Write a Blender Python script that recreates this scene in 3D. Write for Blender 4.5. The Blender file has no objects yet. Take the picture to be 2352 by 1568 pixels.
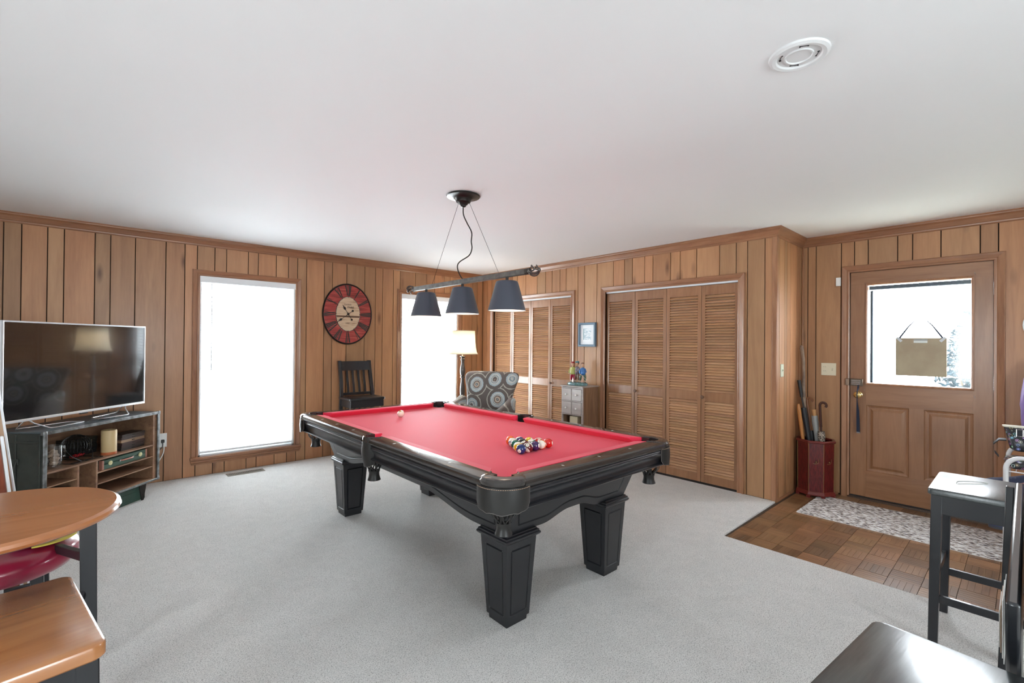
import bpy, bmesh, math, random
from mathutils import Vector, Matrix
random.seed(7)
PI = math.pi
sin, cos, rad = math.sin, math.cos, math.radians
C = bpy.context.scene.collection
SC = bpy.context.scene
# ---------------------------------------------------------------- camera, world, light, exposure
CAM_F, YAW, PITCH, ROLL, CAM_H = 1071.963, 0.8356434, 0.0055486, 0.0086684, 1.37723
fw = Vector((cos(YAW)*cos(PITCH), sin(YAW)*cos(PITCH), sin(PITCH)))
rt = Vector((sin(YAW), -cos(YAW), 0)); up = rt.cross(fw)
rt2 = rt*cos(ROLL)+up*sin(ROLL); up2 = up*cos(ROLL)-rt*sin(ROLL)
cd = bpy.data.cameras.new('camera'); cam = bpy.data.objects.new('camera', cd); C.objects.link(cam)
M = Matrix((rt2, up2, -fw)).transposed().to_4x4(); M.translation = (0, 0, CAM_H)
cam.matrix_world = M
cd.sensor_width = 36; cd.sensor_fit = 'HORIZONTAL'; cd.lens = CAM_F/2352*36; cd.clip_start = .03; cd.clip_end = 200
SC.camera = cam
W = bpy.data.worlds.new('overcast_sky'); SC.world = W; W.use_nodes = True
bg = W.node_tree.nodes['Background']
bg.inputs[0].default_value = (.90, .935, 1, 1); bg.inputs[1].default_value = 12.5
SC.view_settings.view_transform = 'Standard'; SC.view_settings.look = 'None'
SC.view_settings.gamma = 1; SC.view_settings.exposure = 1.3; SC.view_settings.use_curve_mapping = False
SC.cycles.max_bounces = 10; SC.cycles.diffuse_bounces = 6; SC.cycles.glossy_bounces = 4
SC.cycles.transparent_max_bounces = 16; SC.cycles.transmission_bounces = 6
SC.cycles.sample_clamp_indirect = 6; SC.cycles.use_denoising = True
SC.cycles.caustics_reflective = False; SC.cycles.caustics_refractive = False
def portal(name, loc, rot, sx, sy):
    l = bpy.data.lights.new(name, 'AREA'); l.shape = 'RECTANGLE'; l.size = sx; l.size_y = sy
    l.cycles.is_portal = True
    o = bpy.data.objects.new(name, l); C.objects.link(o); o.location = loc; o.rotation_euler = rot
# room planes
YW, XB, XD, YJ, H = 5.7076, 4.5395, 5.2572, 1.5103, 2.44
X0, Y0 = -2.4, -2.7                       # the unseen walls behind the camera
portal('window_portal', (1.297, YW+.2, 1.12), (rad(-90), 0, 0), .95, 1.9)
portal('window_portal', (3.595, YW+.2, 1.12), (rad(-90), 0, 0), .95, 1.9)
portal('door_portal', (XD+.2, .645, 1.5), (0, rad(90), 0), .95, .72)
portal('window_portal', (.95, Y0-.2, 1.4), (rad(90), 0, 0), 1.3, 1.4)  # portal of an added fill-light window behind the camera
portal('window_portal', (X0-.2, .60, 1.4), (0, rad(-90), 0), 1.4, .8)  # portal of the other added fill-light window, also unseen

# ---------------------------------------------------------------- materials
def nt(name):
    m = bpy.data.materials.new(name); m.use_nodes = True; n = m.node_tree
    return m, n, n.nodes['Principled BSDF']
def mat(name, col, rough=.5, metal=0, spec=.5, bump=None, coat=0, sheen=0, emit=None, alpha=None, var=None, trans=0, sub=0):
    m, n, p = nt(name)
    p.inputs['Base Color'].default_value = (*col, 1); p.inputs['Roughness'].default_value = rough
    p.inputs['Metallic'].default_value = metal; p.inputs['Specular IOR Level'].default_value = spec
    p.inputs['Coat Weight'].default_value = coat; p.inputs['Sheen Weight'].default_value = sheen
    p.inputs['Transmission Weight'].default_value = trans
    if emit: p.inputs['Emission Color'].default_value = (*emit[0], 1); p.inputs['Emission Strength'].default_value = emit[1]
    tc = n.nodes.new('ShaderNodeTexCoord')
    if bump:
        t = n.nodes.new('ShaderNodeTexNoise'); t.inputs['Scale'].default_value = bump[0]; t.inputs['Detail'].default_value = 4
        n.links.new(tc.outputs['Object'], t.inputs['Vector'])
        b = n.nodes.new('ShaderNodeBump'); b.inputs['Strength'].default_value = bump[1]; b.inputs['Distance'].default_value = bump[2]
        n.links.new(t.outputs[0], b.inputs['Height']); n.links.new(b.outputs[0], p.inputs['Normal'])
    if var:
        t = n.nodes.new('ShaderNodeTexNoise'); t.inputs['Scale'].default_value = var[0]; t.inputs['Detail'].default_value = 5
        n.links.new(tc.outputs['Object'], t.inputs['Vector'])
        r = n.nodes.new('ShaderNodeValToRGB'); r.color_ramp.elements[0].position = .35; r.color_ramp.elements[1].position = .65
        r.color_ramp.elements[0].color = (*var[1], 1); r.color_ramp.elements[1].color = (*col, 1)
        n.links.new(t.outputs[0], r.inputs[0]); n.links.new(r.outputs[0], p.inputs['Base Color'])
    return m
def wood(name, light, dark, axis=2, rough=.38, scale=1.0, tint=True, knots=False, coat=.15, bump=.08, spec=.5):
    """grain runs along axis (object space); tone and pattern offset follow each object"""
    m, n, p = nt(name); L = n.links.new
    tc = n.nodes.new('ShaderNodeTexCoord'); oi = n.nodes.new('ShaderNodeObjectInfo')
    mp = n.nodes.new('ShaderNodeMapping'); s = [9*scale]*3; s[axis] = .9*scale; mp.inputs['Scale'].default_value = s
    mul = n.nodes.new('ShaderNodeVectorMath'); mul.operation = 'SCALE'; mul.inputs[0].default_value = (37, 91, 53)
    L(oi.outputs['Alpha'], mul.inputs['Scale'])
    ad = n.nodes.new('ShaderNodeVectorMath'); L(tc.outputs['Object'], mp.inputs[0]); L(mp.outputs[0], ad.inputs[0]); L(mul.outputs[0], ad.inputs[1])
    t1 = n.nodes.new('ShaderNodeTexNoise'); t1.inputs['Scale'].default_value = 1.2; t1.inputs['Detail'].default_value = 6; t1.inputs['Distortion'].default_value = 1.2
    L(ad.outputs[0], t1.inputs['Vector'])
    t2 = n.nodes.new('ShaderNodeTexNoise'); t2.inputs['Scale'].default_value = 9; t2.inputs['Detail'].default_value = 4
    L(ad.outputs[0], t2.inputs['Vector'])
    mx = n.nodes.new('ShaderNodeMath'); mx.operation = 'MULTIPLY_ADD'; mx.inputs[1].default_value = .35
    L(t2.outputs[0], mx.inputs[0]); L(t1.outputs[0], mx.inputs[2])
    r = n.nodes.new('ShaderNodeValToRGB'); e = r.color_ramp.elements
    e[0].position = .42; e[0].color = (*dark, 1); e[1].position = .86; e[1].color = (*light, 1)
    L(mx.outputs[0], r.inputs[0]); out = r.outputs[0]
    if knots:
        mp2 = n.nodes.new('ShaderNodeMapping'); s = [5.0]*3; s[axis] = 1.5; mp2.inputs['Scale'].default_value = s
        L(tc.outputs['Object'], mp2.inputs[0]); ad2 = n.nodes.new('ShaderNodeVectorMath'); L(mp2.outputs[0], ad2.inputs[0]); L(mul.outputs[0], ad2.inputs[1])
        v = n.nodes.new('ShaderNodeTexVoronoi'); v.inputs['Scale'].default_value = 1; L(ad2.outputs[0], v.inputs['Vector'])
        kr = n.nodes.new('ShaderNodeValToRGB'); k = kr.color_ramp.elements
        k[0].position = .03; k[0].color = (.30, .24, .22, 1); k[1].position = .16; k[1].color = (1, 1, 1, 1)
        L(v.outputs['Distance'], kr.inputs[0])
        mm = n.nodes.new('ShaderNodeMix'); mm.data_type = 'RGBA'; mm.blend_type = 'MULTIPLY'; mm.inputs[0].default_value = .8
        L(out, mm.inputs[6]); L(kr.outputs[0], mm.inputs[7]); out = mm.outputs[2]
    if tint:
        mm = n.nodes.new('ShaderNodeMix'); mm.data_type = 'RGBA'; mm.blend_type = 'MULTIPLY'; mm.inputs[0].default_value = 1
        L(out, mm.inputs[6]); L(oi.outputs['Color'], mm.inputs[7]); out = mm.outputs[2]
    L(out, p.inputs['Base Color'])
    p.inputs['Roughness'].default_value = rough; p.inputs['Coat Weight'].default_value = coat; p.inputs['Coat Roughness'].default_value = .2
    p.inputs['Specular IOR Level'].default_value = spec
    b = n.nodes.new('ShaderNodeBump'); b.inputs['Strength'].default_value = bump; b.inputs['Distance'].default_value = .002
    L(t2.outputs[0], b.inputs['Height']); L(b.outputs[0], p.inputs['Normal'])
    return m
def glass_mat(name, tint=(.95, .98, .97), refl=.07, rough=.02, bumpy=0):
    m, n, p = nt(name); L = n.links.new; n.nodes.remove(p)
    tr = n.nodes.new('ShaderNodeBsdfTransparent'); tr.inputs[0].default_value = (*tint, 1)
    gl = n.nodes.new('ShaderNodeBsdfGlossy'); gl.inputs['Roughness'].default_value = rough
    mx = n.nodes.new('ShaderNodeMixShader'); mx.inputs[0].default_value = refl
    L(tr.outputs[0], mx.inputs[1]); L(gl.outputs[0], mx.inputs[2]); L(mx.outputs[0], n.nodes['Material Output'].inputs[0])
    return m

PLANK = wood('plank_wood', (.44, .238, .118), (.335, .165, .078), 2, .42, 1, knots=True, coat=.1)
TRIM_Z = wood('trim_wood_upright', (.37, .18, .092), (.24, .105, .052), 2, .3, 1.6)
TRIM_X = wood('trim_wood_lengthwise', (.34, .16, .08), (.22, .095, .046), 0, .32, 1.6)
TRIM_Y = wood('trim_wood_crosswise', (.34, .16, .08), (.22, .095, .046), 1, .32, 1.6)
DOORW = wood('door_wood', (.34, .165, .080), (.23, .105, .048), 2, .32, 1)
DOORH = wood('door_wood_crosswise', (.34, .165, .080), (.23, .105, .048), 1, .32, 1)
SLATW = wood('louver_wood', (.58, .335, .185), (.43, .23, .12), 1, .30, 1.3, coat=.25)
TOPW = wood('honey_table_wood', (.46, .20, .075), (.27, .10, .035), 0, .22, .8, coat=.5)
PARQ = wood('parquet_wood', (.24, .132, .064), (.125, .062, .028), 1, .32, 1.6, coat=.25)
PARQX = wood('parquet_wood_turned', (.27, .15, .075), (.13, .065, .03), 0, .32, 1.6, coat=.25)
SHELFW = wood('shelf_wood', (.33, .19, .11), (.17, .085, .05), 0, .55, 1.5, coat=0)
DARKGAP = mat('dark_gap', (.05, .028, .016), .9)
BLACKP = mat('black_paint', (.007, .008, .011), .40, spec=.7, coat=.15, bump=(60, .05, .001))
BLACKT = mat('black_lacquer', (.008, .009, .012), .32, spec=.6, coat=.2)
BLACKR = mat('black_rail_top', (.030, .026, .024), .20, coat=.5)
LEATHER = mat('black_leather', (.016, .015, .014), .42, bump=(400, .15, .0006))
STITCH = mat('tan_thread', (.45, .30, .2), .7)
WHITEP = mat('white_vinyl', (.80, .82, .84), .35)
SLATM = mat('white_blind_slat', (.86, .87, .88), .4)
CEIL = mat('ceiling_paint', (.80, .80, .80), .8, bump=(14, .05, .004))
DRYW = mat('plain_wall_paint', (.75, .73, .70), .8)
GLASS = glass_mat('window_glass'); DGLASS = glass_mat('door_glass', (.96, .98, .98), .06, .08)
CHROME = mat('polished_metal', (.7, .7, .72), .15, 1); BRASS = mat('brass', (.65, .45, .18), .22, 1)
STEELD = mat('dark_bronze', (.035, .03, .028), .35, .7); PEWTER = mat('aged_iron', (.10, .085, .075), .42, .7, bump=(80, .2, .001))
IVORY = mat('ivory_plastic', (.72, .66, .50), .4); WHITEM = mat('white_plastic', (.8, .8, .78), .4)

# ---------------------------------------------------------------- mesh helpers
ROOT = {}
class MB:
    def __init__(s): s.v = []; s.f = []
    def add(s, v, f):
        o = len(s.v); s.v += [tuple(a) for a in v]; s.f += [tuple(i+o for i in a) for a in f]; return s
    def box(s, a, b, T=None):
        v = [(x, y, z) for x in (a[0], b[0]) for y in (a[1], b[1]) for z in (a[2], b[2])]
        if T: v = [T(*p) for p in v]
        return s.add(v, [(0, 1, 3, 2), (4, 6, 7, 5), (0, 4, 5, 1), (2, 3, 7, 6), (0, 2, 6, 4), (1, 5, 7, 3)])
    def cbox(s, c, d, T=None): return s.box([c[i]-d[i]/2 for i in range(3)], [c[i]+d[i]/2 for i in range(3)], T)
    def taper(s, c0, d0, c1, d1):          # box between two rectangles (bottom, top)
        v = []
        for c, d in ((c0, d0), (c1, d1)):
            v += [(c[0]+sx*d[0]/2, c[1]+sy*d[1]/2, c[2]) for sx, sy in ((-1, -1), (1, -1), (1, 1), (-1, 1))]
        return s.add(v, [(0, 3, 2, 1), (4, 5, 6, 7)]+[(i, (i+1) % 4, 4+(i+1) % 4, 4+i) for i in range(4)])
    def loft(s, rings, closed=True, caps=True):
        n = len(rings[0]); v = [p for r in rings for p in r]; f = []
        for k in range(len(rings)-1):
            for i in range(n if closed else n-1):
                j = (i+1) % n; f.append((k*n+i, k*n+j, (k+1)*n+j, (k+1)*n+i))
        if caps and closed: f += [tuple(range(n))[::-1], tuple(range((len(rings)-1)*n, len(rings)*n))]
        return s.add(v, f)
    def lathe(s, prof, c=(0, 0, 0), seg=24, sx=1, sy=1, T=None, closed=False, caps=True):
        rings = []
        for r, z in prof:
            r = max(r, 1e-5)
            ring = [(c[0]+r*sx*cos(2*PI*i/seg), c[1]+r*sy*sin(2*PI*i/seg), c[2]+z) for i in range(seg)]
            if T: ring = [T(*p) for p in ring]
            rings.append(ring)
        if closed: rings.append(rings[0])
        return s.loft(rings, True, caps and not closed)
    def tube(s, path, r, seg=8, ref=None, flat=1.0):
        P = [Vector(p) for p in path]; n = len(P); R = r if isinstance(r, (list, tuple)) else [r]*n
        rings = []; prev = None
        for i in range(n):
            t = (P[min(i+1, n-1)]-P[max(i-1, 0)]).normalized()
            if prev is None:
                a = Vector(ref) if ref else (Vector((0, 0, 1)) if abs(t.z) < .9 else Vector((1, 0, 0)))
            else: a = prev
            a = (a-t*a.dot(t)).normalized(); prev = a; b = t.cross(a)
            rings.append([P[i]+a*(R[i]*cos(2*PI*k/seg))+b*(R[i]*flat*sin(2*PI*k/seg)) for k in range(seg)])
        return s.loft(rings)
    def ball(s, c, r, seg=16, rings=10, T=None):
        rr = r if isinstance(r, (list, tuple)) else (r, r, r)
        R = []
        for k in range(rings+1):
            a = -PI/2+PI*k/rings; q = max(cos(a), 1e-4)
            ring = [(c[0]+rr[0]*q*cos(2*PI*i/seg), c[1]+rr[1]*q*sin(2*PI*i/seg), c[2]+rr[2]*sin(a)) for i in range(seg)]
            R.append([T(*p) for p in ring] if T else ring)
        return s.loft(R)
    def prism(s, poly, z0, z1, T=None):    # poly in xy
        n = len(poly); v = [(x, y, z0) for x, y in poly]+[(x, y, z1) for x, y in poly]
        if T: v = [T(*p) for p in v]
        return s.add(v, [tuple(range(n))[::-1], tuple(range(n, 2*n))]+[(i, (i+1) % n, n+(i+1) % n, n+i) for i in range(n)])
    def mesh(s, name, m=None, smooth=True, ang=.6, inv=None):
        me = bpy.data.meshes.new(name); v = [inv @ Vector(p) for p in s.v] if inv else s.v
        me.from_pydata([tuple(p) for p in v], [], s.f)
        bm = bmesh.new(); bm.from_mesh(me); bmesh.ops.remove_doubles(bm, verts=bm.verts, dist=1e-6)
        bmesh.ops.recalc_face_normals(bm, faces=bm.faces); bm.to_mesh(me); bm.free()
        if m: me.materials.append(m)
        if smooth:
            me.shade_smooth(); me.set_sharp_from_angle(angle=ang)
        return me
    def build(s, name, m, parent=None, world=False, bevel=0, smooth=True, ang=.6, loc=None, subd=0):
        inv = ROOT[parent.name].inverted() if (world and parent) else None
        o = bpy.data.objects.new(name, s.mesh(name, m, smooth, ang, inv)); C.objects.link(o)
        o.color = (1, 1, 1, random.random())
        if parent: o.parent = parent; ROOT[o.name] = ROOT[parent.name]
        else: ROOT[o.name] = Matrix.Translation(loc or (0, 0, 0))
        if loc: o.location = loc
        if bevel:
            b = o.modifiers.new('bevel', 'BEVEL'); b.width = bevel; b.segments = 2; b.limit_method = 'ANGLE'; b.angle_limit = .7
        if subd:
            b = o.modifiers.new('subsurf', 'SUBSURF'); b.levels = subd; b.render_levels = subd
        return o
def put(name, me, parent, loc=(0, 0, 0), rot=None, color=None):
    o = bpy.data.objects.new(name, me); C.objects.link(o); o.location = loc
    if rot: o.rotation_euler = rot
    o.color = color or (1, 1, 1, random.random())
    if parent: o.parent = parent; ROOT[o.name] = ROOT[parent.name]
    return o
def empty(name, loc, rz=0, parent=None):
    o = bpy.data.objects.new(name, None); C.objects.link(o); o.empty_display_size = .05
    o.location = loc; o.rotation_euler = (0, 0, rz)
    ROOT[o.name] = Matrix.Translation(loc) @ Matrix.Rotation(rz, 4, 'Z'); return o
def tag(o, label=None, cat=None, group=None, kind=None):
    if label: o['label'] = label
    if cat: o['category'] = cat
    if group: o['group'] = group
    if kind: o['kind'] = kind
    return o
def struct(o, label=None): o['kind'] = 'structure'; 
def thing(name, label, cat, loc, rz=0, group=None): return tag(empty(name, loc, rz), label, cat, group)
def text(name, body, size, T, m, parent, depth=.0008, spacing=1.0, sx=1.0):
    cu = bpy.data.curves.new('tmp', 'FONT'); cu.body = body; cu.size = size; cu.extrude = depth; cu.align_x = 'CENTER'; cu.align_y = 'CENTER'; cu.space_character = spacing
    cu.resolution_u = 3
    o = bpy.data.objects.new('tmp', cu); C.objects.link(o); dg = bpy.context.evaluated_depsgraph_get()
    me = bpy.data.meshes.new_from_object(o.evaluated_get(dg)); bpy.data.objects.remove(o)
    inv = ROOT[parent.name].inverted()
    for v in me.vertices: v.co = inv @ Vector(T(v.co.x*sx, v.co.y, v.co.z))
    me.materials.clear(); me.materials.append(m)
    r = bpy.data.objects.new(name, me); C.objects.link(r); r.parent = parent; ROOT[r.name] = ROOT[parent.name]; return r
def smoothstep(a, b, x):
    t = min(1, max(0, (x-a)/(b-a))); return t*t*(3-2*t)
def arc(c, r, a0, a1, n): return [(c[0]+r*cos(rad(a0+(a1-a0)*i/n)), c[1]+r*sin(rad(a0+(a1-a0)*i/n))) for i in range(n+1)]
# wall maps (u along the wall, v up, d out into the room)
WL = lambda u, v, d: (u, YW-d, v)
WB = lambda u, v, d: (XB-d, u, v)
WJ = lambda u, v, d: (u, YJ-d, v)
WD = lambda u, v, d: (XD-d, u, v)

# ---------------------------------------------------------------- floor, ceiling, walls
ZP = -.012
fl = MB().box((X0-.3, Y0-.3, -.14), (5.6, 6.0, -.03)).build('floor', DARKGAP, smooth=False); struct(fl)
cp = [(X0, Y0), (3.437, Y0), (3.437, 1.478), (3.46, 1.490), (XB-.001, 1.505), (XB-.001, YW-.001), (X0, YW-.001)]
m, n, p = nt('grey_carpet_pile'); L = n.links.new
tc = n.nodes.new('ShaderNodeTexCoord'); t = n.nodes.new('ShaderNodeTexNoise'); t.inputs['Scale'].default_value = 200; t.inputs['Detail'].default_value = 5; t.inputs['Roughness'].default_value = .85; t.inputs['Distortion'].default_value = .6
L(tc.outputs['Object'], t.inputs['Vector'])
r = n.nodes.new('ShaderNodeValToRGB'); e = r.color_ramp.elements; e[0].position = .39; e[0].color = (.30, .288, .275, 1); e[1].position = .51; e[1].color = (.84, .82, .795, 1)
L(t.outputs[0], r.inputs[0])
t2 = n.nodes.new('ShaderNodeTexNoise'); t2.inputs['Scale'].default_value = 5.0; t2.inputs['Detail'].default_value = 4; t2.inputs['Distortion'].default_value = 1.5; L(tc.outputs['Object'], t2.inputs['Vector'])
r2 = n.nodes.new('ShaderNodeValToRGB'); e = r2.color_ramp.elements; e[0].position = .4; e[0].color = (.95, .95, .95, 1); e[1].position = .6; e[1].color = (1, 1, 1, 1); L(t2.outputs[0], r2.inputs[0])
mm = n.nodes.new('ShaderNodeMix'); mm.data_type = 'RGBA'; mm.blend_type = 'MULTIPLY'; mm.inputs[0].default_value = 1
L(r.outputs[0], mm.inputs[6]); L(r2.outputs[0], mm.inputs[7]); L(mm.outputs[2], p.inputs['Base Color'])
b = n.nodes.new('ShaderNodeBump'); b.inputs['Strength'].default_value = .8; b.inputs['Distance'].default_value = .005; L(t.outputs[0], b.inputs['Height']); L(b.outputs[0], p.inputs['Normal'])
p.inputs['Roughness'].default_value = .95; p.inputs['Specular IOR Level'].default_value = .1; p.inputs['Sheen Weight'].default_value = .2
CARPET = m
o = MB().prism(cp, -.03, 0).build('carpet', CARPET, smooth=False, bevel=.006)
tag(o, 'light grey wall-to-wall cut pile carpet ending at the wood parquet', 'carpet', kind='stuff')
# parquet blocks, 6 inch, alternating direction, five fingers each
P = .1512
def block():
    b = MB(); w = P-.0016; nf = 5; prof = []
    for i in range(nf):
        a = i*w/nf; c = (i+1)*w/nf
        prof += [(a+.0002, -.0012), (a+.0012, 0), (c-.0012, 0), (c-.0002, -.0012)]
    prof = [(0, -.014)]+prof+[(w, -.014)]
    b.loft([[(x, 0, z) for x, z in prof], [(x, w, z) for x, z in prof]]); return b.mesh('parquet_block', PARQ, False)
blk = block(); blk2 = blk.copy(); blk2.materials.clear(); blk2.materials.append(PARQ)
for i in range(12):
    for j in range(-14, 10):
        x = 3.443+i*P+.003; y = 1.175-.001+(j-7)*P
        if x+P > XD+.02 or y+P > 1.51: continue
        if y < -1.6: continue
        s = .72+.55*random.random(); col = (s*(1+.12*random.random()), s, s*(1-.12*random.random()), random.random())
        if (i+j) % 2: put('parquet_block', blk, fl, (x, y, ZP), None, col)
        else: put('parquet_block', blk, fl, (x+P, y, ZP), (0, 0, PI/2), col)
b = MB(); b.box((3.437, 1.478, -.03), (XD+.1, 1.51, ZP-.002)); b.box((3.437, Y0, -.03), (XD+.1, 1.48, ZP-.012))
b.build('floor_underlay', DARKGAP, fl, smooth=False)
ce = MB().box((X0-.3, Y0-.3, H), (5.6, 6.0, H+.12)).build('ceiling', CEIL, smooth=False); struct(ce)

def planks(parent, T, grooves, u0, u1, opens, z0=0, z1=H):
    g = sorted([u0]+[a for a in grooves if u0+.01 < a < u1-.01]+[u1])
    for a, c in zip(g[:-1], g[1:]):
        a0, c0 = a+.0035, c-.0035
        if c0-a0 < .006: continue
        tone = .80+.34*random.random(); yl = random.random()
        col = (tone*(1.0+.06*(1-yl)), tone*(.95+.08*yl), tone*(.90+.12*yl), random.random())
        us = sorted({a0, c0, *[max(a0, min(c0, q)) for o in opens for q in (o[0], o[1])]})
        vs = sorted({z0, z1, *[max(z0, min(z1, q)) for o in opens for q in (o[2], o[3])]})
        nu, nv = len(us)-1, len(vs)-1
        cell = [[not any(o[0]-1e-6 <= (us[i]+us[i+1])/2 <= o[1]+1e-6 and o[2] <= (vs[j]+vs[j+1])/2 <= o[3] for o in opens) and us[i+1]-us[i] > 1e-5 for j in range(nv)] for i in range(nu)]
        seen = set()
        for i in range(nu):
            for j in range(nv):
                if not cell[i][j] or (i, j) in seen: continue
                comp = [(i, j)]; seen.add((i, j))
                for (p_, q_) in comp:
                    for dx, dy in ((1, 0), (-1, 0), (0, 1), (0, -1)):
                        k = (p_+dx, q_+dy)
                        if 0 <= k[0] < nu and 0 <= k[1] < nv and cell[k[0]][k[1]] and k not in seen: seen.add(k); comp.append(k)
                cs = set(comp); mb = MB()
                for (p_, q_) in comp:
                    A, B, D, E = us[p_], us[p_+1], vs[q_], vs[q_+1]
                    mb.add([T(A, D, 0), T(B, D, 0), T(B, E, 0), T(A, E, 0)], [(0, 1, 2, 3)])
                    mb.add([T(A, D, -.012), T(B, D, -.012), T(B, E, -.012), T(A, E, -.012)], [(0, 3, 2, 1)])
                    for dx, dy, s0, s1 in ((1, 0, (B, D), (B, E)), (-1, 0, (A, D), (A, E)), (0, 1, (A, E), (B, E)), (0, -1, (A, D), (B, D))):
                        if (p_+dx, q_+dy) not in cs:
                            mb.add([T(*s0, 0), T(*s1, 0), T(*s1, -.012), T(*s0, -.012)], [(0, 1, 2, 3)])
                o = mb.build('plank', PLANK, parent, smooth=False, bevel=.0014); o.color = col
def backing(name, T, u0, u1, opens, th=.14, m=DARKGAP, z0=-.1, z1=H+.1, d=-.0125):
    us = sorted({u0, u1, *[q for o in opens for q in (o[0], o[1])]}); vs = sorted({z0, z1, *[q for o in opens for q in (o[2], o[3])]})
    mb = MB()
    for i in range(len(us)-1):
        for j in range(len(vs)-1):
            mu, mv = (us[i]+us[i+1])/2, (vs[j]+vs[j+1])/2
            if any(o[0] < mu < o[1] and o[2] < mv < o[3] for o in opens): continue
            mb.box((us[i], vs[j], d-th), (us[i+1], vs[j+1], d), T)
    o = mb.build(name, m, smooth=False); struct(o); return o
# window wall
W1 = (.828, 1.766, .192, 2.055); W2 = (3.126, 4.064, .192, 2.050)
gl = [-2.2, -1.9, -1.75, -1.5, -1.3, -1.05, -.85, -.7, -.541, -.437, -.281, -.177, .026, .134, .313, .548, .703, .808, .961, 1.067, 1.273, 1.372, 1.556, 1.686, 1.786, 1.888, 2.094, 2.193, 2.371, 2.607, 2.754, 2.855, 3.009, 3.111, 3.344, 3.525, 3.66, 3.824, 3.924, 4.149, 4.333, 4.433]
wl = backing('wall_left', WL, X0-.2, XB+.62, [W1, W2])
planks(wl, WL, gl, X0, XB-.001, [W1, W2])
# closet wall
B1 = (1.834, 3.372, -.05, 2.012); B2 = (3.896, 5.446, -.05, 2.012)
gb = [5.603, 5.495, 5.016, 4.916, 4.742, 4.518, 4.357, 4.237, 4.096, 3.992, 3.794, 3.686, 3.499, 3.258, 3.107, 3.002, 2.844, 2.742, 2.535, 2.427, 2.249, 2.017, 1.859, 1.756, 1.604]
wb = backing('wall_back', WB, YJ+.013, YW+.2, [B1, B2], th=.09)
planks(wb, WB, gb, YJ+.001, YW-.001, [B1, B2])
gj = [4.633, 4.76, 4.832, 4.922, 5.089, 5.20]
wj = backing('wall_return', WJ, XB+.013, XD+.2, [], th=.09)
planks(wj, WJ, gj, XB+.001, XD-.001, [])
D1 = (.148, 1.146, -.1, 2.098); gd = [-.05, -.26, -.34, -.6, -.8, -1.1, -1.3, -1.6, -2.0, -2.3, 1.461, 1.391, 1.185, 1.083, .98, .771, .67, .489, .257, .156]
wd = backing('wall_right', WD, Y0-.2, YJ+.1, [D1])
planks(wd, WD, gd, Y0, YJ-.001, [D1])
# closet interiors (dark boards)
b = MB(); b.box((XB+.55, YJ+.1, 0), (XB+.6, YW+.2, H)); b.build('wall_closet', DRYW, smooth=False)['kind'] = 'structure'
# unseen walls behind the camera, with windows added as fill light
WS = lambda u, v, d: (u, Y0+d, v); WW = lambda u, v, d: (X0+d, u, v)
OS = (.3, 1.6, .7, 2.1); OW = (.2, 1.0, .7, 2.1)
ws = backing('wall_front', WS, X0-.2, 5.6, [OS], m=DRYW, d=0); ww = backing('wall_near', WW, Y0-.2, YW+.2, [OW], m=DRYW, d=0)
for nm, T, O in (('fill_window_3', WS, OS), ('fill_window_4', WW, OW)):
    w = empty(nm, T(O[0], O[2], -.07)); w['kind'] = 'structure'
    f = MB()
    for a, b_, c_, d_ in ((O[0], O[0]+.05, O[2], O[3]), (O[1]-.05, O[1], O[2], O[3]), (O[0]+.05, O[1]-.05, O[2], O[2]+.05), (O[0]+.05, O[1]-.05, O[3]-.05, O[3]), ((O[0]+O[1])/2-.03, (O[0]+O[1])/2+.03, O[2]+.05, O[3]-.05)):
        f.box((a, c_, -.1), (b_, d_, -.04), T)
    f.build('fill_window_frame', WHITEP, w, world=True, smooth=False)
    MB().box((O[0]+.04, O[2]+.04, -.072), (O[1]-.04, O[3]-.04, -.068), T).build('pane', GLASS, w, world=True, smooth=False)
# outdoors
g = MB().box((5.5, -8, -.6), (16, 9, -.45)).build('ground', mat('pale_concrete_and_lawn', (.55, .56, .50), .9, var=(1.2, (.42, .46, .36))), smooth=False); g['kind'] = 'structure'

# ---------------------------------------------------------------- crown, corner strip, base shoe
CR = [(0, 2.356), (.006, 2.356), (.012, 2.364), (.014, 2.374), (.020, 2.378), (.026, 2.392), (.036, 2.410), (.050, 2.422), (.052, 2.430), (.058, 2.434), (.058, 2.4399), (0, 2.4399)]
def crown(name, T, u0, m0, u1, m1, m):      # m0/m1: mitre direction at each end (+1 shortens inwards, -1 lengthens)
    r0 = [T(u0+m0*d, v, d) for d, v in CR]; r1 = [T(u1+m1*d, v, d) for d, v in CR]
    o = MB().loft([r0, r1]).build(name, m, ang=.35); o['kind'] = 'structure'
crown('trim_1', WL, X0, 0, XB, -1, TRIM_X); crown('trim_2', WB, YJ, -1, YW, -1, TRIM_Y)
crown('trim_3', WJ, XB, -1, XD, -1, TRIM_X); crown('trim_4', WD, Y0, 0, YJ, -1, TRIM_Y)
b = MB().prism([(XB-.011, YJ-.011), (XB+.030, YJ-.011), (XB+.030, YJ), (XB, YJ), (XB, YJ+.030), (XB-.011, YJ+.030)], -.012, 2.36).build('trim_5', TRIM_Z, bevel=.004); b['kind'] = 'structure'
b = MB().box((XD-.018, YJ-.018, -.012), (XD, YJ, 2.36)).build('trim_6', TRIM_Z, bevel=.006); b['kind'] = 'structure'
sh = [(0, 0), (.016, 0), (.015, .008), (.010, .015), (0, .019)]
for nm, T, a, c in (('baseboard_return', WJ, XB+.0, XD-.018), ('baseboard_right', WD, 1.2, YJ-.018), ('baseboard_right', WD, -2.7, .06)):
    o = MB().loft([[T(a, ZP+v, d) for d, v in sh], [T(c, ZP+v, d) for d, v in sh]]).build(nm, TRIM_Y, ang=.4); o['kind'] = 'structure'

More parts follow.
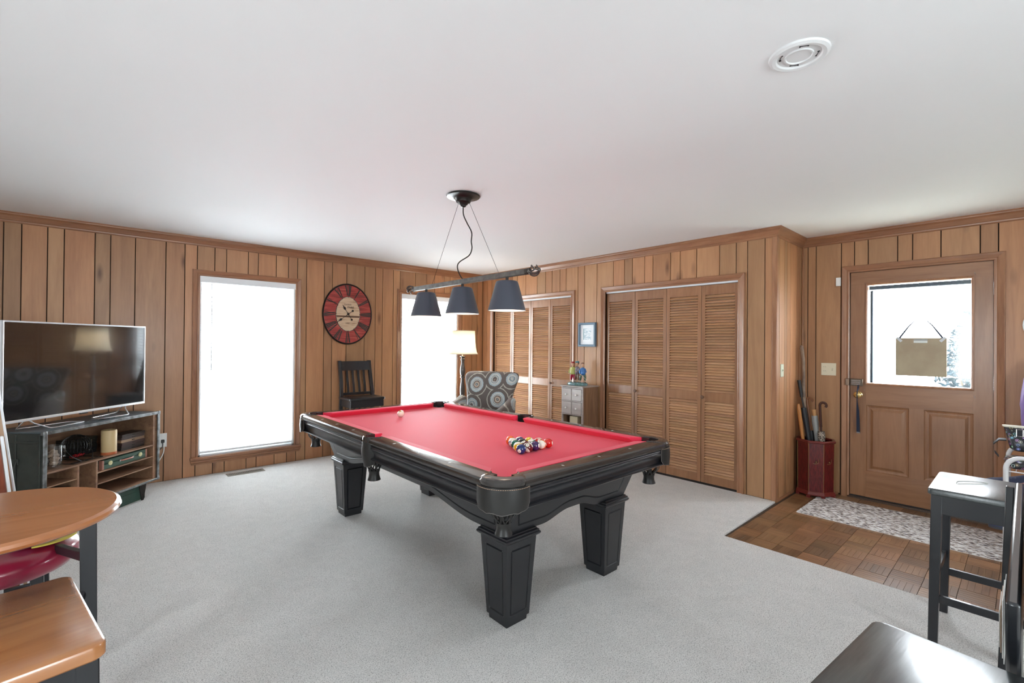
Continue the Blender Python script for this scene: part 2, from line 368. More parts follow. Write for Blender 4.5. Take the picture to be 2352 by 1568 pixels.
# ---------------------------------------------------------------- casings
CP = [(-.004, 0), (-.004, .010), (.004, .014), (.012, .014), (.018, .009), (.030, .012), (.042, .017), (.052, .019), (.058, .016), (.060, 0)]
def casing(parent, T, u0, u1, v0, v1, TH):
    for s, u in ((-1, u0), (1, u1)):
        MB().loft([[T(u+s*w, v0, d) for w, d in CP], [T(u+s*w, v1+w, d) for w, d in CP]]).build('casing', TRIM_Z, parent, world=True, ang=.35)
    MB().loft([[T(u0-w, v1+w, d) for w, d in CP], [T(u1+w, v1+w, d) for w, d in CP]]).build('head_casing', TH, parent, world=True, ang=.35)
# ---------------------------------------------------------------- windows with blinds
def window(name, O):
    u0, u1, v0, v1 = O; w = empty(name, WL(u0, v0, 0)); w['kind'] = 'structure'
    casing(w, WL, u0, u1, v0-.02, v1, TRIM_X)
    # sill moulding under the opening
    sp = [(0, v0-.078), (.016, v0-.078), (.020, v0-.062), (.030, v0-.052), (.034, v0-.036), (.046, v0-.024), (.048, v0-.006), (.044, v0), (-.03, v0), (-.03, v0-.02), (0, v0-.02)]
    MB().loft([[WL(u0-.066+.012*(1-min(1, max(0, (v-v0+.078)/.05))), v, d) for d, v in sp], [WL(u1+.066-.012*(1-min(1, max(0, (v-v0+.078)/.05))), v, d) for d, v in sp]]).build('window_sill', TRIM_X, w, world=True, ang=.35)
    b = MB()
    for a, c, e, f in ((u0, u0+.02, v0, v1), (u1-.02, u1, v0, v1), (u0, u1, v1-.02, v1), (u0, u1, v0, v0+.015)): b.box((a, e, -.15), (c, f, -.004), WL)
    b.build('jamb', WHITEP, w, world=True, smooth=False)
    vm = 1.105
    def sash(a, c, e, f, d):
        q = MB(); t = .045
        for x in ((a, a+t, e, f), (c-t, c, e, f), (a+t, c-t, e, e+t+.012), (a+t, c-t, f-t, f)): q.box((x[0], x[2], d-.03), (x[1], x[3], d), WL)
        s = q.build('sash', WHITEP, w, world=True, bevel=.003, smooth=False)
        MB().box((a+t-.004, e+t, d-.018), (c-t+.004, f-t+.004, d-.014), WL).build('pane', GLASS, s, world=True, smooth=False)
        for k in (1, 2):
            x = a+t+(c-a-2*t)*k/3; MB().box((x-.008, e+t, d-.020), (x+.008, f-t, d-.008), WL).build('muntin', WHITEP, s, world=True, smooth=False)
        x = (e+f)/2; MB().box((a+t, x-.008, d-.020), (c-t, x+.008, d-.010), WL).build('muntin', WHITEP, s, world=True, smooth=False)
    sash(u0+.02, u1-.02, vm-.03, v1-.02, -.105); sash(u0+.02, u1-.02, v0+.015, vm+.03, -.072)
    q = MB().box(((u0+u1)/2-.03, vm+.0, -.072), ((u0+u1)/2+.03, vm+.015, -.055), WL).build('sash_lock', WHITEP, w, world=True, bevel=.003)
    return w
window('window_1', W1); window('window_2', W2)
def blind(O, label):
    u0, u1, v0, v1 = O; a, c = u0+.006, u1-.004; d0 = -.03
    t = thing('venetian_blind', label, 'blind', WL((a+c)/2, v0+.05, d0), 0, 'white venetian blinds on the window wall')
    b = MB(); pr = [(.012, v1-.068), (.014, v1-.005), (.006, v1-.001), (-.052, v1-.002), (-.052, v1-.05), (.004, v1-.05), (.004, v1-.068)]
    b.loft([[WL(a-.002, v, d) for d, v in pr], [WL(c+.002, v, d) for d, v in pr]]).build('headrail', WHITEP, t, world=True, ang=.4)
    n_ = 40; top = v1-.085; bot = v0+.072; ps = (top-bot)/(n_-1)
    w2 = .0245; sl = MB(); Lh = (c-a)/2-.012
    pts = []
    for k in range(5):
        q = -1+2*k/4; pts.append((q*w2, .0028*(1-q*q)))
    ring = [(y, z+.0012) for y, z in pts]+[(y, z-.0012) for y, z in reversed(pts)]
    tilt = rad(-9)
    R = [(y*cos(tilt)-z*sin(tilt), y*sin(tilt)+z*cos(tilt)) for y, z in ring]
    sl.loft([[(-Lh, y, z) for y, z in R], [(Lh, y, z) for y, z in R]]); me = sl.mesh('slat', SLATM, True)
    base = ROOT[t.name].inverted()
    for k in range(n_):
        put('slat', me, t, tuple(base @ Vector(WL((a+c)/2, top-k*ps, d0+.004))))
    MB().box((a+.01, bot-.040, d0-.02), (c-.01, bot-.022, d0+.03), WL).build('bottom_rail', WHITEP, t, world=True, bevel=.004)
    for q in (.12, .37, .63, .88):
        x = a+(c-a)*q; MB().tube([WL(x, v1-.06, d0+.03), WL(x, bot-.03, d0+.03)], .0009, 5).build('ladder_cord', WHITEP, t, world=True)
    MB().tube([WL(a+.10, v1-.07, .004), WL(a+.103, v1-.16, .010), WL(a+.104, v0+.83, .012)], .0042, 8).build('tilt_wand', mat('clear_wand', (.55, .57, .6), .2), t, world=True)
    MB().tube([WL(c-.07, v1-.07, .004), WL(c-.072, v0+.80, .008)], .0012, 5).build('lift_cord', WHITEP, t, world=True)
    MB().lathe([(.001, 0), (.007, .004), (.006, .02), (.001, .028)], WL(c-.072, v0+.775, .008), 10).build('cord_tassel', WHITEP, t, world=True)
blind(W1, 'white venetian blind in the window between television and clock')
blind(W2, 'white venetian blind in the window beside the floor lamp')
# ---------------------------------------------------------------- bifold louvered closet doors
def slat_mesh(wd_):
    b = MB(); pr = [(.0, -.0132), (-.0045, -.0098), (.0205, .0128), (.025, .0092)]
    b.loft([[(x, -wd_/2, z) for x, z in pr], [(x, wd_/2, z) for x, z in pr]]); return b.mesh('slat', SLATW, False)
def closet(name, ys, O, knobs):
    w = empty(name, (XB, O[0], 0)); w['kind'] = 'structure'
    casing(w, WB, O[0], O[1], -.01, 2.005, TRIM_Y)
    q = MB()
    q.box((O[0]-.02, 0, -.10), (O[0], 2.01, -.002), WB); q.box((O[1], 0, -.10), (O[1]+.02, 2.01, -.002), WB); q.box((O[0], 2.008, -.10), (O[1], 2.03, -.002), WB)
    q.build('jamb', TRIM_Z, w, world=True, smooth=False)
    MB().box((O[0]+.002, 1.986, -.055), (O[1]-.002, 2.007, -.018), WB).build('track', WHITEP, w, world=True, smooth=False)
    dz = .0275; XF = XB+.022; th = .026
    for i, (a, c) in enumerate(zip(ys[:-1], ys[1:])):
        a, c = min(a, c)+.0025, max(a, c)-.0025; st = .036; z0, z1 = .012, 1.982
        f = MB()
        f.box((XF, a, z0), (XF+th, a+st, z1)); f.box((XF, c-st, z0), (XF+th, c, z1))
        f.box((XF+.0005, a+st, z0), (XF+th-.001, c-st, .092)); f.box((XF+.0005, a+st, .824), (XF+th-.001, c-st, .918)); f.box((XF+.0005, a+st, 1.884), (XF+th-.001, c-st, z1))
        pn = f.build('bifold_panel', DOORW, w, world=True, bevel=.0016, smooth=False)
        tone = .92+.16*random.random(); pn.color = (tone, tone, tone, random.random())
        me = slat_mesh(c-a-2*st); inv = ROOT[w.name].inverted()
        for lo, cnt in ((.092, 27), (.918, 35)):
            n_ = cnt-1 if lo < .5 else cnt; hh = (.824-.092) if lo < .5 else (1.884-.918); pz = hh/cnt
            for k in range(cnt):
                s = .86+.26*random.random()
                put('slat', me, pn, tuple(inv @ Vector((XF+.0025, (a+c)/2, lo+pz*(k+.5)))), None, (s, s*(.97+.05*random.random()), s*(.95+.12*random.random()), random.random()))
        if i in knobs:
            y = (c-.018) if knobs[i] > 0 else (a+.018)
            k = MB().lathe([(.0085, 0), (.0075, .010), (.009, .014), (.0165, .018), (.018, .024), (.0155, .029), (.011, .0305), (.010, .0285), (.0001, .029)], (0, 0, 0), 20, T=lambda x, y_, z: (XF-z, y+x, .865+y_))
            k.build('knob', mat('dark_wood_knob', (.16, .085, .05), .3, coat=.3), pn, world=True)
closet('door_2', [1.838, 2.205, 2.589, 2.978, 3.368], B1, {0: 1, 2: 1})
closet('door_3', [3.900, 4.282, 4.655, 5.045, 5.442], B2, {0: 1, 2: 1})
# ---------------------------------------------------------------- entry door
DO = (.183, 1.111, .012, 2.066)
d1 = empty('door_1', WD(DO[0], 0, 0)); d1['kind'] = 'structure'
casing(d1, WD, .176, 1.120, ZP, 2.073, TRIM_Y)
MB().box((.148, -.012, -.14), (.176, 2.098, -.002), WD).build('jamb', TRIM_Z, d1, world=True, smooth=False)
MB().box((1.120, -.012, -.14), (1.146, 2.098, -.002), WD).build('jamb', TRIM_Z, d1, world=True, smooth=False)
MB().box((.176, 2.073, -.14), (1.120, 2.098, -.002), WD).build('jamb', TRIM_Y, d1, world=True, smooth=False)
for a_, c_, e_, f_ in ((.170, .196, 0, 2.08), (1.098, 1.124, 0, 2.08), (.176, 1.12, 2.052, 2.085)):
    MB().box((a_, e_, -.064), (c_, f_, -.051), WD).build('door_stop', TRIM_Z, d1, world=True, smooth=False)
MB().box((.17, -.03, -.16), (1.13, .004, .018), WD).build('threshold', mat('dark_sill_wood', (.07, .04, .025), .4), d1, world=True, bevel=.006)
MB().box((.186, .002, -.035), (1.108, .016, -.004), WD).build('door_sweep', mat('black_rubber', (.015, .015, .015), .6), d1, world=True)
u0, u1, v0, v1 = DO; GL = (.300, .988, 1.045, 1.948); f0, f1 = -.048, -.004
PL = ((.690, .990, .250, .850), (.292, .592, .250, .850))
b = MB()                                     # one slab with a glass opening and two panel openings
us = sorted({u0, u1, .300, .988, .292, .592, .690, .990}); vs = sorted({v0, v1, 1.045, 1.948, .25, .85})
sl = MB()
for i in range(len(us)-1):
    for j in range(len(vs)-1):
        mu, mv = (us[i]+us[i+1])/2, (vs[j]+vs[j+1])/2
        if any(o[0] < mu < o[1] and o[2] < mv < o[3] for o in (GL, *PL)): continue
        sl.box((us[i], vs[j], f0), (us[i+1], vs[j+1], f1), WD)
sl.build('door_frame', DOORW, d1, world=True, smooth=False)
# visible joints of stiles and rails
for (a, c, e, f) in ((u0+.001, u1-.001, 1.948, v1-.001), (.302, .986, .85, 1.045), (.302, .986, v0+.001, .25)):
    MB().box((a if e > 1.9 else .190+.106, e+.001, -.0045), (c if e > 1.9 else .992, f-.001, -.0032), WD).build('rail', DOORH, d1, world=True, bevel=.0008, smooth=False)
def rect_loft(b, rects, T):                  # rects: (inset, d)
    pass
for (a, c, e, f) in PL:
    prof = [(0, -.004), (.006, -.012), (.020, -.016), (.030, -.016), (.050, -.006), (.056, -.006)]
    rings = [[WD(a+i_, e+i_, d), WD(c-i_, e+i_, d), WD(c-i_, f-i_, d), WD(a+i_, f-i_, d)] for i_, d in prof]
    q_ = MB().loft(rings, caps=False); q_.add(rings[-1], [(0, 1, 2, 3)]); q_.build('raised_panel', DOORW, d1, world=True, ang=.1)
bd = MB(); i_ = 0
prof = [(-.012, -.004), (-.012, .004), (-.004, .006), (.006, .001), (.010, -.012), (.010, -.03), (-.001, -.03), (-.001, -.004)]
a, c, e, f = GL
bd.loft([[WD(a+q, e+q, d) for q, d in prof], [WD(c-q, e+q, d) for q, d in prof], [WD(c-q, f-q, d) for q, d in prof], [WD(a+q, f-q, d) for q, d in prof], [WD(a+q, e+q, d) for q, d in prof]], caps=False)
bd.build('glass_bead', TRIM_Z, d1, world=True, ang=.3)
TEAL = mat('teal_frame_paint', (.0, .018, .045), .6, spec=.2)
b = MB(); b.box((a+.002, f-.042, -.120), (c-.002, f-.010, -.075), WD); b.box((c-.030, e-.10, -.120), (c-.012, f-.052, -.075), WD)
b.build('storm_door_frame', TEAL, d1, world=True, smooth=False)
MB().box((a+.005, e+.005, -.028), (c-.005, f-.005, -.023), WD).build('pane', DGLASS, d1, world=True, smooth=False)
for z in (1.85, 1.10, .22):
    q = MB(); q.box((.174, z-.05, -.001), (.181, z+.05, .003), WD)
    for k in range(5): q.tube([WD(.1785, z-.05+.02*k+.001, .005), WD(.1785, z-.05+.02*k+.019, .005)], .0055, 8)
    q.build('hinge', CHROME, d1, world=True)
# rim lock, brass knob
q = MB(); q.box((1.016, 1.022, -.004), (1.106, 1.084, .022), WD); q.box((1.012, 1.020, .016), (1.020, 1.086, .026), WD)
lk = q.build('rim_lock', mat('lock_bronze', (.16, .13, .10), .32, .8), d1, world=True, bevel=.003)
for k in range(3): MB().box((1.03, 1.034+.016*k, .022), (1.10, 1.038+.016*k, .0235), WD).build('lock_ridge', CHROME, lk, world=True)
MB().box((1.112, 1.022, .012), (1.142, 1.084, .034), WD).build('lock_keeper', mat('keeper_bronze', (.28, .2, .15), .35, .8), d1, world=True, bevel=.003)
MB().lathe([(.030, 0), (.030, .006), (.022, .010), (.012, .014), (.012, .032), (.024, .038), (.030, .048), (.028, .060), (.018, .066), (.0001, .067)], (0, 0, 0), 24, T=lambda x, y, z: WD(1.047+x, .940+y, -.004+z)).build('door_knob', BRASS, d1, world=True)
# lanyard on the key
t = thing('lanyard', 'navy lanyard hanging from the key in the entry door lock', 'lanyard', WD(1.047, .59, .03))
MB().lathe([(.0105, 0), (.012, .0015), (.0105, .003), (.009, .0015)], (0, 0, 0), 18, T=lambda x, y, z: WD(1.043+x, 1.038+y, .028+z), closed=True).build('key_ring', CHROME, t, world=True)
NAVY = mat('navy_webbing', (.012, .02, .045), .7)
def strip(mb, pts, w, T):
    l, r = [], []
    for (u, v, d), ww_ in zip(pts, w): l.append(T(u-ww_, v, d)); r.append(T(u+ww_, v, d))
    n_ = len(pts); vv = l+r
    mb.add(vv, [(i, i+1, n_+i+1, n_+i) for i in range(n_-1)])
q = MB(); pr = [(1.030, .034, .006), (1.000, .040, .007), (.975, .075, .004), (.93, .078, .003), (.88, .074, .004), (.80, .045, .010), (.70, .030, .0125), (.60, .022, .013)]
q.loft([[WD(1.043+.003*(1.03-v)-w_, v, d-.002), WD(1.043+.003*(1.03-v)+w_, v, d-.002), WD(1.043+.003*(1.03-v)+w_, v, d+.001), WD(1.043+.003*(1.03-v)-w_, v, d+.001)] for v, d, w_ in pr])
q.build('strap', NAVY, t, world=True)
MB().box((1.030, .588, .020), (1.056, .600, .026), WD).build('strap_end', mat('clip_metal', (.3, .28, .28), .3, .8), t, world=True)
# hanging card on the door glass
t = thing('hanging_sign', 'tan blank-backed sign hung by dark cord on the entry door glass', 'sign', WD(.617, 1.135, -.005))
MB().box((.452, 1.133, -.016), (.783, 1.460, -.010), WD).build('board', mat('tan_board', (.47, .40, .27), .6, var=(6, (.40, .32, .22))), t, world=True, bevel=.002)
for s, u in ((1, .783), (-1, .452)):
    q = MB(); q.loft([[WD(uu+w_*.67, vv+w_*.74*s, -.013), WD(uu-w_*.67, vv-w_*.74*s, -.013), WD(uu-w_*.67, vv-w_*.74*s, -.010), WD(uu+w_*.67, vv+w_*.74*s, -.010)] for uu, vv, w_ in ((.617+s*.020, 1.630, .0022), (.617+s*.075, 1.565, .0045), (u-s*.020, 1.450, .0075))]); q.build('cord', NAVY, t, world=True)
    q = MB(); T2 = lambda x, y, z, s=s, u=u: WD(u-s*(.024)+x*cos(rad(48))*s*-1-y*sin(rad(48)), 1.447+(-x*sin(rad(48)))*1+y*cos(rad(48))*-s*-1, z)
    q.box((-.024, -.010, -.0095), (.024, .010, -.0075), T2); q.build('tape', mat('clear_tape', (.62, .64, .66), .3), t, world=True)
MB().box((.572, 1.418, -.010), (.662, 1.436, -.006), WD).build('label_strip', mat('white_strip', (.8, .84, .82), .5), t, world=True)
MB().box((.572, 1.438, -.010), (.662, 1.448, -.007), WD).build('staple_bar', mat('grey_bar', (.4, .44, .46), .4), t, world=True)
for i, (u, v) in enumerate(((1.000, 1.955), (.285, 1.975), (.285, .985), (1.002, .985))):
    q = MB().tube([WD(u-.004, v-.010, 0), WD(u, v-.004, .008), WD(u+.003, v+.010, .005)], .0016, 6).build('curtain_rod_hook', CHROME, d1, world=True)
# shrub seen through the door
t = thing('shrub', 'pale leafy shrub outside the entry door glass', 'shrub', (8.6, .30, -.45))
LEAF = mat('blue_green_leaf', (.007, .017, .022), .6, spec=.1); v = []; f = []
rs = random.Random(3)
for k in range(3200):
    a = rs.random()*2*PI; z = rs.random()**.8*2.55; z *= .9; rr = (.20+.52*sin(min(1, z/2.4)*PI*.9+.25))*rs.random()**.5
    c = Vector((rr*cos(a), rr*sin(a)*.85, z)); d = Vector((rs.gauss(0, 1), rs.gauss(0, 1), rs.gauss(0, .6))).normalized(); e_ = d.orthogonal().normalized()
    l = .045+.03*rs.random(); i = len(v); v += [c-d*l, c+e_*l*.35, c+d*l, c-e_*l*.35]; f.append((i, i+1, i+2, i+3))
o = MB().add(v, f).build('foliage', LEAF, t, smooth=False); o['kind'] = 'stuff'
q = MB()
for k in range(7):
    a = k*.9; q.tube([(0, 0, 0), (.15*cos(a), .15*sin(a), .8), (.45*cos(a+.2), .4*sin(a+.2), 1.7)], [.03, .02, .008], 6)
q.build('stem', mat('shrub_bark', (.12, .09, .06), .8), t)
# ================================================================ POOL TABLE
FELT = mat('red_felt', (.76, .028, .075), .62, spec=.28, sheen=.12, bump=(260, .12, .0006))
FELTN = FELT
t = thing('pool_table', 'black pool table with red cloth and tapered panelled legs', 'pool table', (1.962, 2.720, 0))
HX, HY, ZT = .71, 1.28, .80
ZF = .7585; NX, NY = .559, 1.118
def inset_panel(mb, q, m0=.03, g=.006, dep=.006, curve=None, ms=None, n=24, T=None):
    """quad q = (a, b, c, d): bottom left, bottom right, top right, top left; a groove frames the inner field"""
    A, B, Cc, D = [Vector(x) for x in q]; nrm = (B-A).cross(D-A).normalized()
    ml, mr, mb_, mt = ms or (m0, m0, m0, m0); Wd = ((B-A).length+(Cc-D).length)/2; Hh = (D-A).length
    us = [0, (ml-g)/Wd, ml/Wd, (ml+g)/Wd]; ue = [1-(mr+g)/Wd, 1-mr/Wd, 1-(mr-g)/Wd, 1]
    U = us+[us[3]+(ue[0]-us[3])*k/n for k in range(1, n)]+ue
    rows = []
    V = [('a', 0), ('b', -g), ('b', 0), ('b', g), ('t', -g), ('t', 0), ('t', g), ('z', 0)]
    for kind, off in V:
        row = []
        for i, u in enumerate(U):
            cv = curve(u) if curve else 0            # raises the lower edge
            lo = cv; hi = Hh
            h = {'a': lo, 'b': lo+mb_+off, 't': hi-mt+off, 'z': hi}[kind]
            p_ = (A.lerp(B, u)).lerp(D.lerp(Cc, u), h/Hh)
            inU = us[2]-1e-6 <= u <= ue[1]+1e-6
            gr = (kind in 'bt' and off == 0 and inU) or (abs(u-us[2]) < 1e-6 or abs(u-ue[1]) < 1e-6) and kind in 'bt' and not (kind == 'b' and off < 0) and not (kind == 't' and off > 0)
            row.append(p_-nrm*(dep if gr else 0))
        rows.append(row)
    nn = len(U); vv = [tuple(p_) for r_ in rows for p_ in r_]
    mb.add(vv, [(k*nn+i, k*nn+i+1, (k+1)*nn+i+1, (k+1)*nn+i) for k in range(len(rows)-1) for i in range(nn-1)])
# legs
for sx in (-1, 1):
    for sy in (-1, 1):
        cx, cy = sx*.386, sy*.963; b = MB()
        def sq(h, z): return [(cx-h, cy-h, z), (cx+h, cy-h, z), (cx+h, cy+h, z), (cx-h, cy+h, z)]
        lo, hi = sq(.0755, .026), sq(.099, .420)
        for k in range(4):
            j = (k+1) % 4; inset_panel(b, (lo[k], lo[j], hi[j], hi[k]), .028, .0045, .007, n=1, ms=(.030, .030, .034, .040))
        lg = b.build('leg', BLACKP, t, ang=.3)
        b = MB(); b.loft([sq(h, z) for h, z in ((.099, .418), (.103, .421), (.112, .428), (.1155, .434), (.1155, .440), (.110, .445), (.110, .452), (.101, .456), (.100, .461))])
        b.build('leg_cap', BLACKP, lg, ang=.3)
        b = MB(); b.loft([sq(.066, .0), sq(.068, .024), sq(.0755, .0262)]); b.build('foot', BLACKP, lg, ang=.3)
# apron, canted inwards
def apcurve(L):
    def c(u):
        s = min(u, 1-u)*L
        return .0+.048*smoothstep(.26, .48, s)-.012*smoothstep(.10, .24, s)*(1-smoothstep(.26, .4, s))*0
    return c
b0, b1 = (.480, 1.052, .458), (.545, 1.117, .672)
for k, (p0, p1) in enumerate((((-1, -1), (1, -1)), ((1, -1), (1, 1)), ((1, 1), (-1, 1)), ((-1, 1), (-1, -1)))):
    A = (p0[0]*b0[0], p0[1]*b0[1], b0[2]); B = (p1[0]*b0[0], p1[1]*b0[1], b0[2]); D = (p0[0]*b1[0], p0[1]*b1[1], b1[2]); Cc = (p1[0]*b1[0], p1[1]*b1[1], b1[2])
    Ln = (Vector(B)-Vector(A)).length; b = MB()
    am = .048 if Ln < 1.2 else .085
    inset_panel(b, (A, B, Cc, D), ms=(.085, .085, .046, .02), g=.005, dep=.007, n=40, curve=lambda u, L_=Ln, am=am: am*smoothstep(.25, .44 if L_ < 1.2 else .75, min(u, 1-u)*L_))
    b.build('apron_panel', BLACKP, t, ang=.35)
b = MB().box((-.53, -1.1, .60), (.53, 1.1, .745)); b.build('slate_bed', BLACKP, t, smooth=False)
# cloth bed with pocket cut-outs
def bedpoly(hx=.604, hy=1.164):
    pts = []; px, py, r = .587, 1.147, .062; spx, sr = .640, .056
    def cornerarc(sx, sy, rev):
        dx = math.sqrt(r*r-(hy-py)**2); dy = math.sqrt(r*r-(hx-px)**2)
        a0 = math.degrees(math.atan2(-dy, hx-px)); a1 = math.degrees(math.atan2(hy-py, -dx))-360
        pp = [(sx*(px+r*cos(rad(a0+(a1-a0)*i/12))), sy*(py+r*sin(rad(a0+(a1-a0)*i/12)))) for i in range(13)]
        return pp[::-1] if rev else pp
    def sidearc(sx, rev):
        d = math.degrees(math.acos((spx-hx)/sr)); pp = [(sx*(spx-sr*cos(rad(-d+2*d*i/12))), -sr*sin(rad(-d+2*d*i/12))*-1) for i in range(13)]
        return pp[::-1] if rev else pp
    pts += cornerarc(1, 1, False); pts += cornerarc(-1, 1, True); pts += sidearc(-1, True); pts += cornerarc(-1, -1, False); pts += cornerarc(1, -1, True); pts += sidearc(1, False)
    return pts
MB().prism(bedpoly(), .735, ZF).build('cloth_bed', FELT, t, smooth=False)
# cushions
def cushion(axis, s0, k0, s1, k1, side):
    prof = [(0, ZT-.0008), (.050, ZT-.002), (.057, ZT-.005), (.0585, ZT-.009), (.030, ZF-.002), (0, ZF-.002)]   # (distance from rail, z)
    base = (.617 if axis == 'y' else 1.176); R = []
    for s, k in ((s0, k0), (s1, k1)):
        ring = []
        for w, z in prof:
            ss = s+k*(.058-w); c = side*(base-w)
            ring.append((c, ss, z) if axis == 'y' else (ss, c, z))
        R.append(ring)
    MB().loft(R).build('cushion', FELTN, t, ang=.4, bevel=.0015)
for sx in (-1, 1):
    cushion('y', .068, -.25, 1.034, 1.0, sx); cushion('y', -1.034, -1.0, -.068, .25, sx)
for sy in (-1, 1): cushion('x', -.475, -1.0, .475, 1.0, sy)
# rails (top wood) and skirts
RP = [(.617, ZT), (.690, ZT), (.700, ZT-.003), (.707, ZT-.010), (.710, ZT-.021), (.708, ZT-.032), (.702, ZT-.040), (.694, ZT-.044), (.617, ZT-.044)]
KP = [(.690, .756), (.698, .755), (.700, .750), (.697, .744), (.701, .740), (.699, .734), (.692, .728), (.684, .712), (.681, .696), (.684, .684), (.692, .681), (.698, .678), (.699, .671), (.694, .666), (.60, .666), (.60, .756)]
def railrun(prof, axis, s0, s1, side, off, name, m, ang=.5, flare=0):
    R = []
    for s in (s0, s1):
        R.append([((side*w, s, z) if axis == 'y' else (s, side*(w+off), z)) for w, z in prof])
    return MB().loft(R).build(name, m, t, ang=.45)
off = HY-HX
for sx in (-1, 1):
    for sy in (-1, 1):
        railrun(RP, 'y', sy*.055, sy*1.142, sx, 0, 'rail', BLACKR); railrun(KP, 'y', sy*.060, sy*1.150, sx, 0, 'rail_skirt', BLACKT)
for sy in (-1, 1):
    railrun(RP, 'x', -.572, .572, sy, HY-.71+0.0, 'rail', BLACKR); railrun(KP, 'x', -.580, .580, sy, HY-.71, 'rail_skirt', BLACKT)
PEARL = mat('pearl_sight', (.8, .78, .72), .25)
dm = MB().prism([(-.011, 0), (0, -.0055), (.011, 0), (0, .0055)], 0, .0006).mesh('sight', PEARL, False)
for sx in (-1, 1):
    for y in (-.838, -.559, -.28, .28, .559, .838): put('sight', dm, t, (sx*.660, y, ZT+.0002))
for sy in (-1, 1):
    for x in (-.28, 0, .28): put('sight', dm, t, (x, sy*(1.230), ZT+.0002), (0, 0, PI/2))
# pockets
def pocket(cx, cy, ang, side):
    """ang: outward direction in degrees; side pockets are shallower"""
    p_ = tag(empty('pocket', (0, 0, 0)), None); bpy.data.objects.remove(p_)
    r_in = .060; ro = .124 if not side else .078; span = 88 if not side else 78
    b = MB(); n_ = 24; rings = []
    for i in range(n_+1):
        a = -span-22+2*(span+22)*i/n_; fa = abs(a)
        r_o = ro if fa < 52 else ro-(ro-r_in-.012)*smoothstep(52, span+15, fa)
        if side: r_o = ro*(1 if fa < 60 else 1-.08*smoothstep(60, 95, fa))
        an = rad(ang+a); d = (cos(an), sin(an)); w = r_o-r_in; zt = ZT+.004
        pr = [(r_in, ZF-.012), (r_in, zt-.004), (r_in+.003, zt), (r_in+w*.62, zt+.001), (r_in+w*.86, zt-.004), (r_in+w, zt-.014), (r_in+w, zt-.026), (r_in+w*.93, zt-.036), (r_in+w*.7, zt-.040)]
        rings.append([(cx+d[0]*r, cy+d[1]*r, z) for r, z in pr])
    col = b.loft(rings).build('pocket_collar', BLACKR, t, ang=.5)
    # leather shield hanging from the collar
    b = MB(); rings = []; sp = 66 if not side else 60
    for i in range(17):
        a = -sp+2*sp*i/16; q = abs(a)/sp; an = rad(ang+a); d = (cos(an), sin(an))
        zb = .660+.010*(1 if q > .62 else 0)*1.0-.004*cos(q*PI*3)+(.022*smoothstep(.9, 1.0, q)); zt = ZT-.030
        rr = ro+.002
        if side: zb = .640-.02*(1-q*q)
        fl_ = .003*sin(q*PI)
        rings.append([(cx+d[0]*(rr+e_), cy+d[1]*(rr+e_), z) for e_, z in ((0, zt), (.001+fl_, (zt+zb)/2), (0 if not side else -.012, zb), (-.004 if not side else -.016, zb), (-.004, zt))])
    sh_ = b.loft(rings).build('leather_shield', LEATHER, col, ang=.6)
    b = MB(); edge = []
    for k_ in (-1, 1): pass
    rr = ro+.0035
    for i in range(17):
        a = -sp+2*sp*i/16; r0_ = rings[i][2]; edge.append((r0_[0], r0_[1], r0_[2]))
    edge = [rings[0][0]]+edge+[rings[-1][0]]
    b.tube(edge, .0012, 5).build('edge_binding', mat('grey_edge_binding', (.16, .14, .13), .5), sh_)
    b = MB()
    for i in range(30):
        a0 = -sp+2*sp*(i+.15)/30; a1 = -sp+2*sp*(i+.8)/30; rr = ro+.0035; dz = -.008*(1-(a0/sp)**2)*0
        b.tube([(cx+cos(rad(ang+a))*rr, cy+sin(rad(ang+a))*rr, ZT-.036) for a in (a0, a1)], .0011, 4)
    if not side: tag(b.build('stitching', STITCH, col), kind='stuff')
    # woven leather basket
    R0, zt0, z1_, z2_ = (.060, .672, .585, .535) if not side else (.050, .672, .585, .530)
    cx2, cy2 = (cx+cos(rad(ang))*.006, cy+sin(rad(ang))*.006); b = MB(); ns = 9
    for k in range(ns):
        for s in (-1, 1):
            pts = []
            for i in range(7):
                u = i/6; a = 2*PI*(k+s*.5*sin(u*PI)*.9)/ns; r = R0+(.031-R0)*smoothstep(.45, 1, u)
                pts.append((cx2+r*cos(a), cy2+r*sin(a), zt0-(zt0-z1_)*u))
            b.tube(pts, .0042, 5, flat=.5)
    b.lathe([(.036, z1_+.004), (.031, z1_-.012), (.033, z1_-.030), (.040, z2_), (.037, z2_), (.029, z1_-.028), (.028, z1_-.010), (.032, z1_+.004)], (cx2, cy2, 0), 18, closed=True)
    b.lathe([(.0001, z1_-.008), (.03, z1_-.008), (.03, z1_-.004), (.0001, z1_-.004)], (cx2, cy2, 0), 14)
    tag(b.build('pocket_basket', LEATHER, col, ang=.8), kind='stuff')
    b = MB()
    b.lathe([(r_in-.001, ZF-.004), (r_in+.001, ZF-.003), (r_in+.001, .665), (r_in-.003, .665)], (cx, cy, 0), 24, closed=True); b.build('pocket_liner', LEATHER, col)
for sx in (-1, 1):
    for sy in (-1, 1): pocket(sx*.587, sy*1.147+sy*.008, math.degrees(math.atan2(sy, sx)), False)
    pocket(sx*.640, 0, 0 if sx > 0 else 180, True)
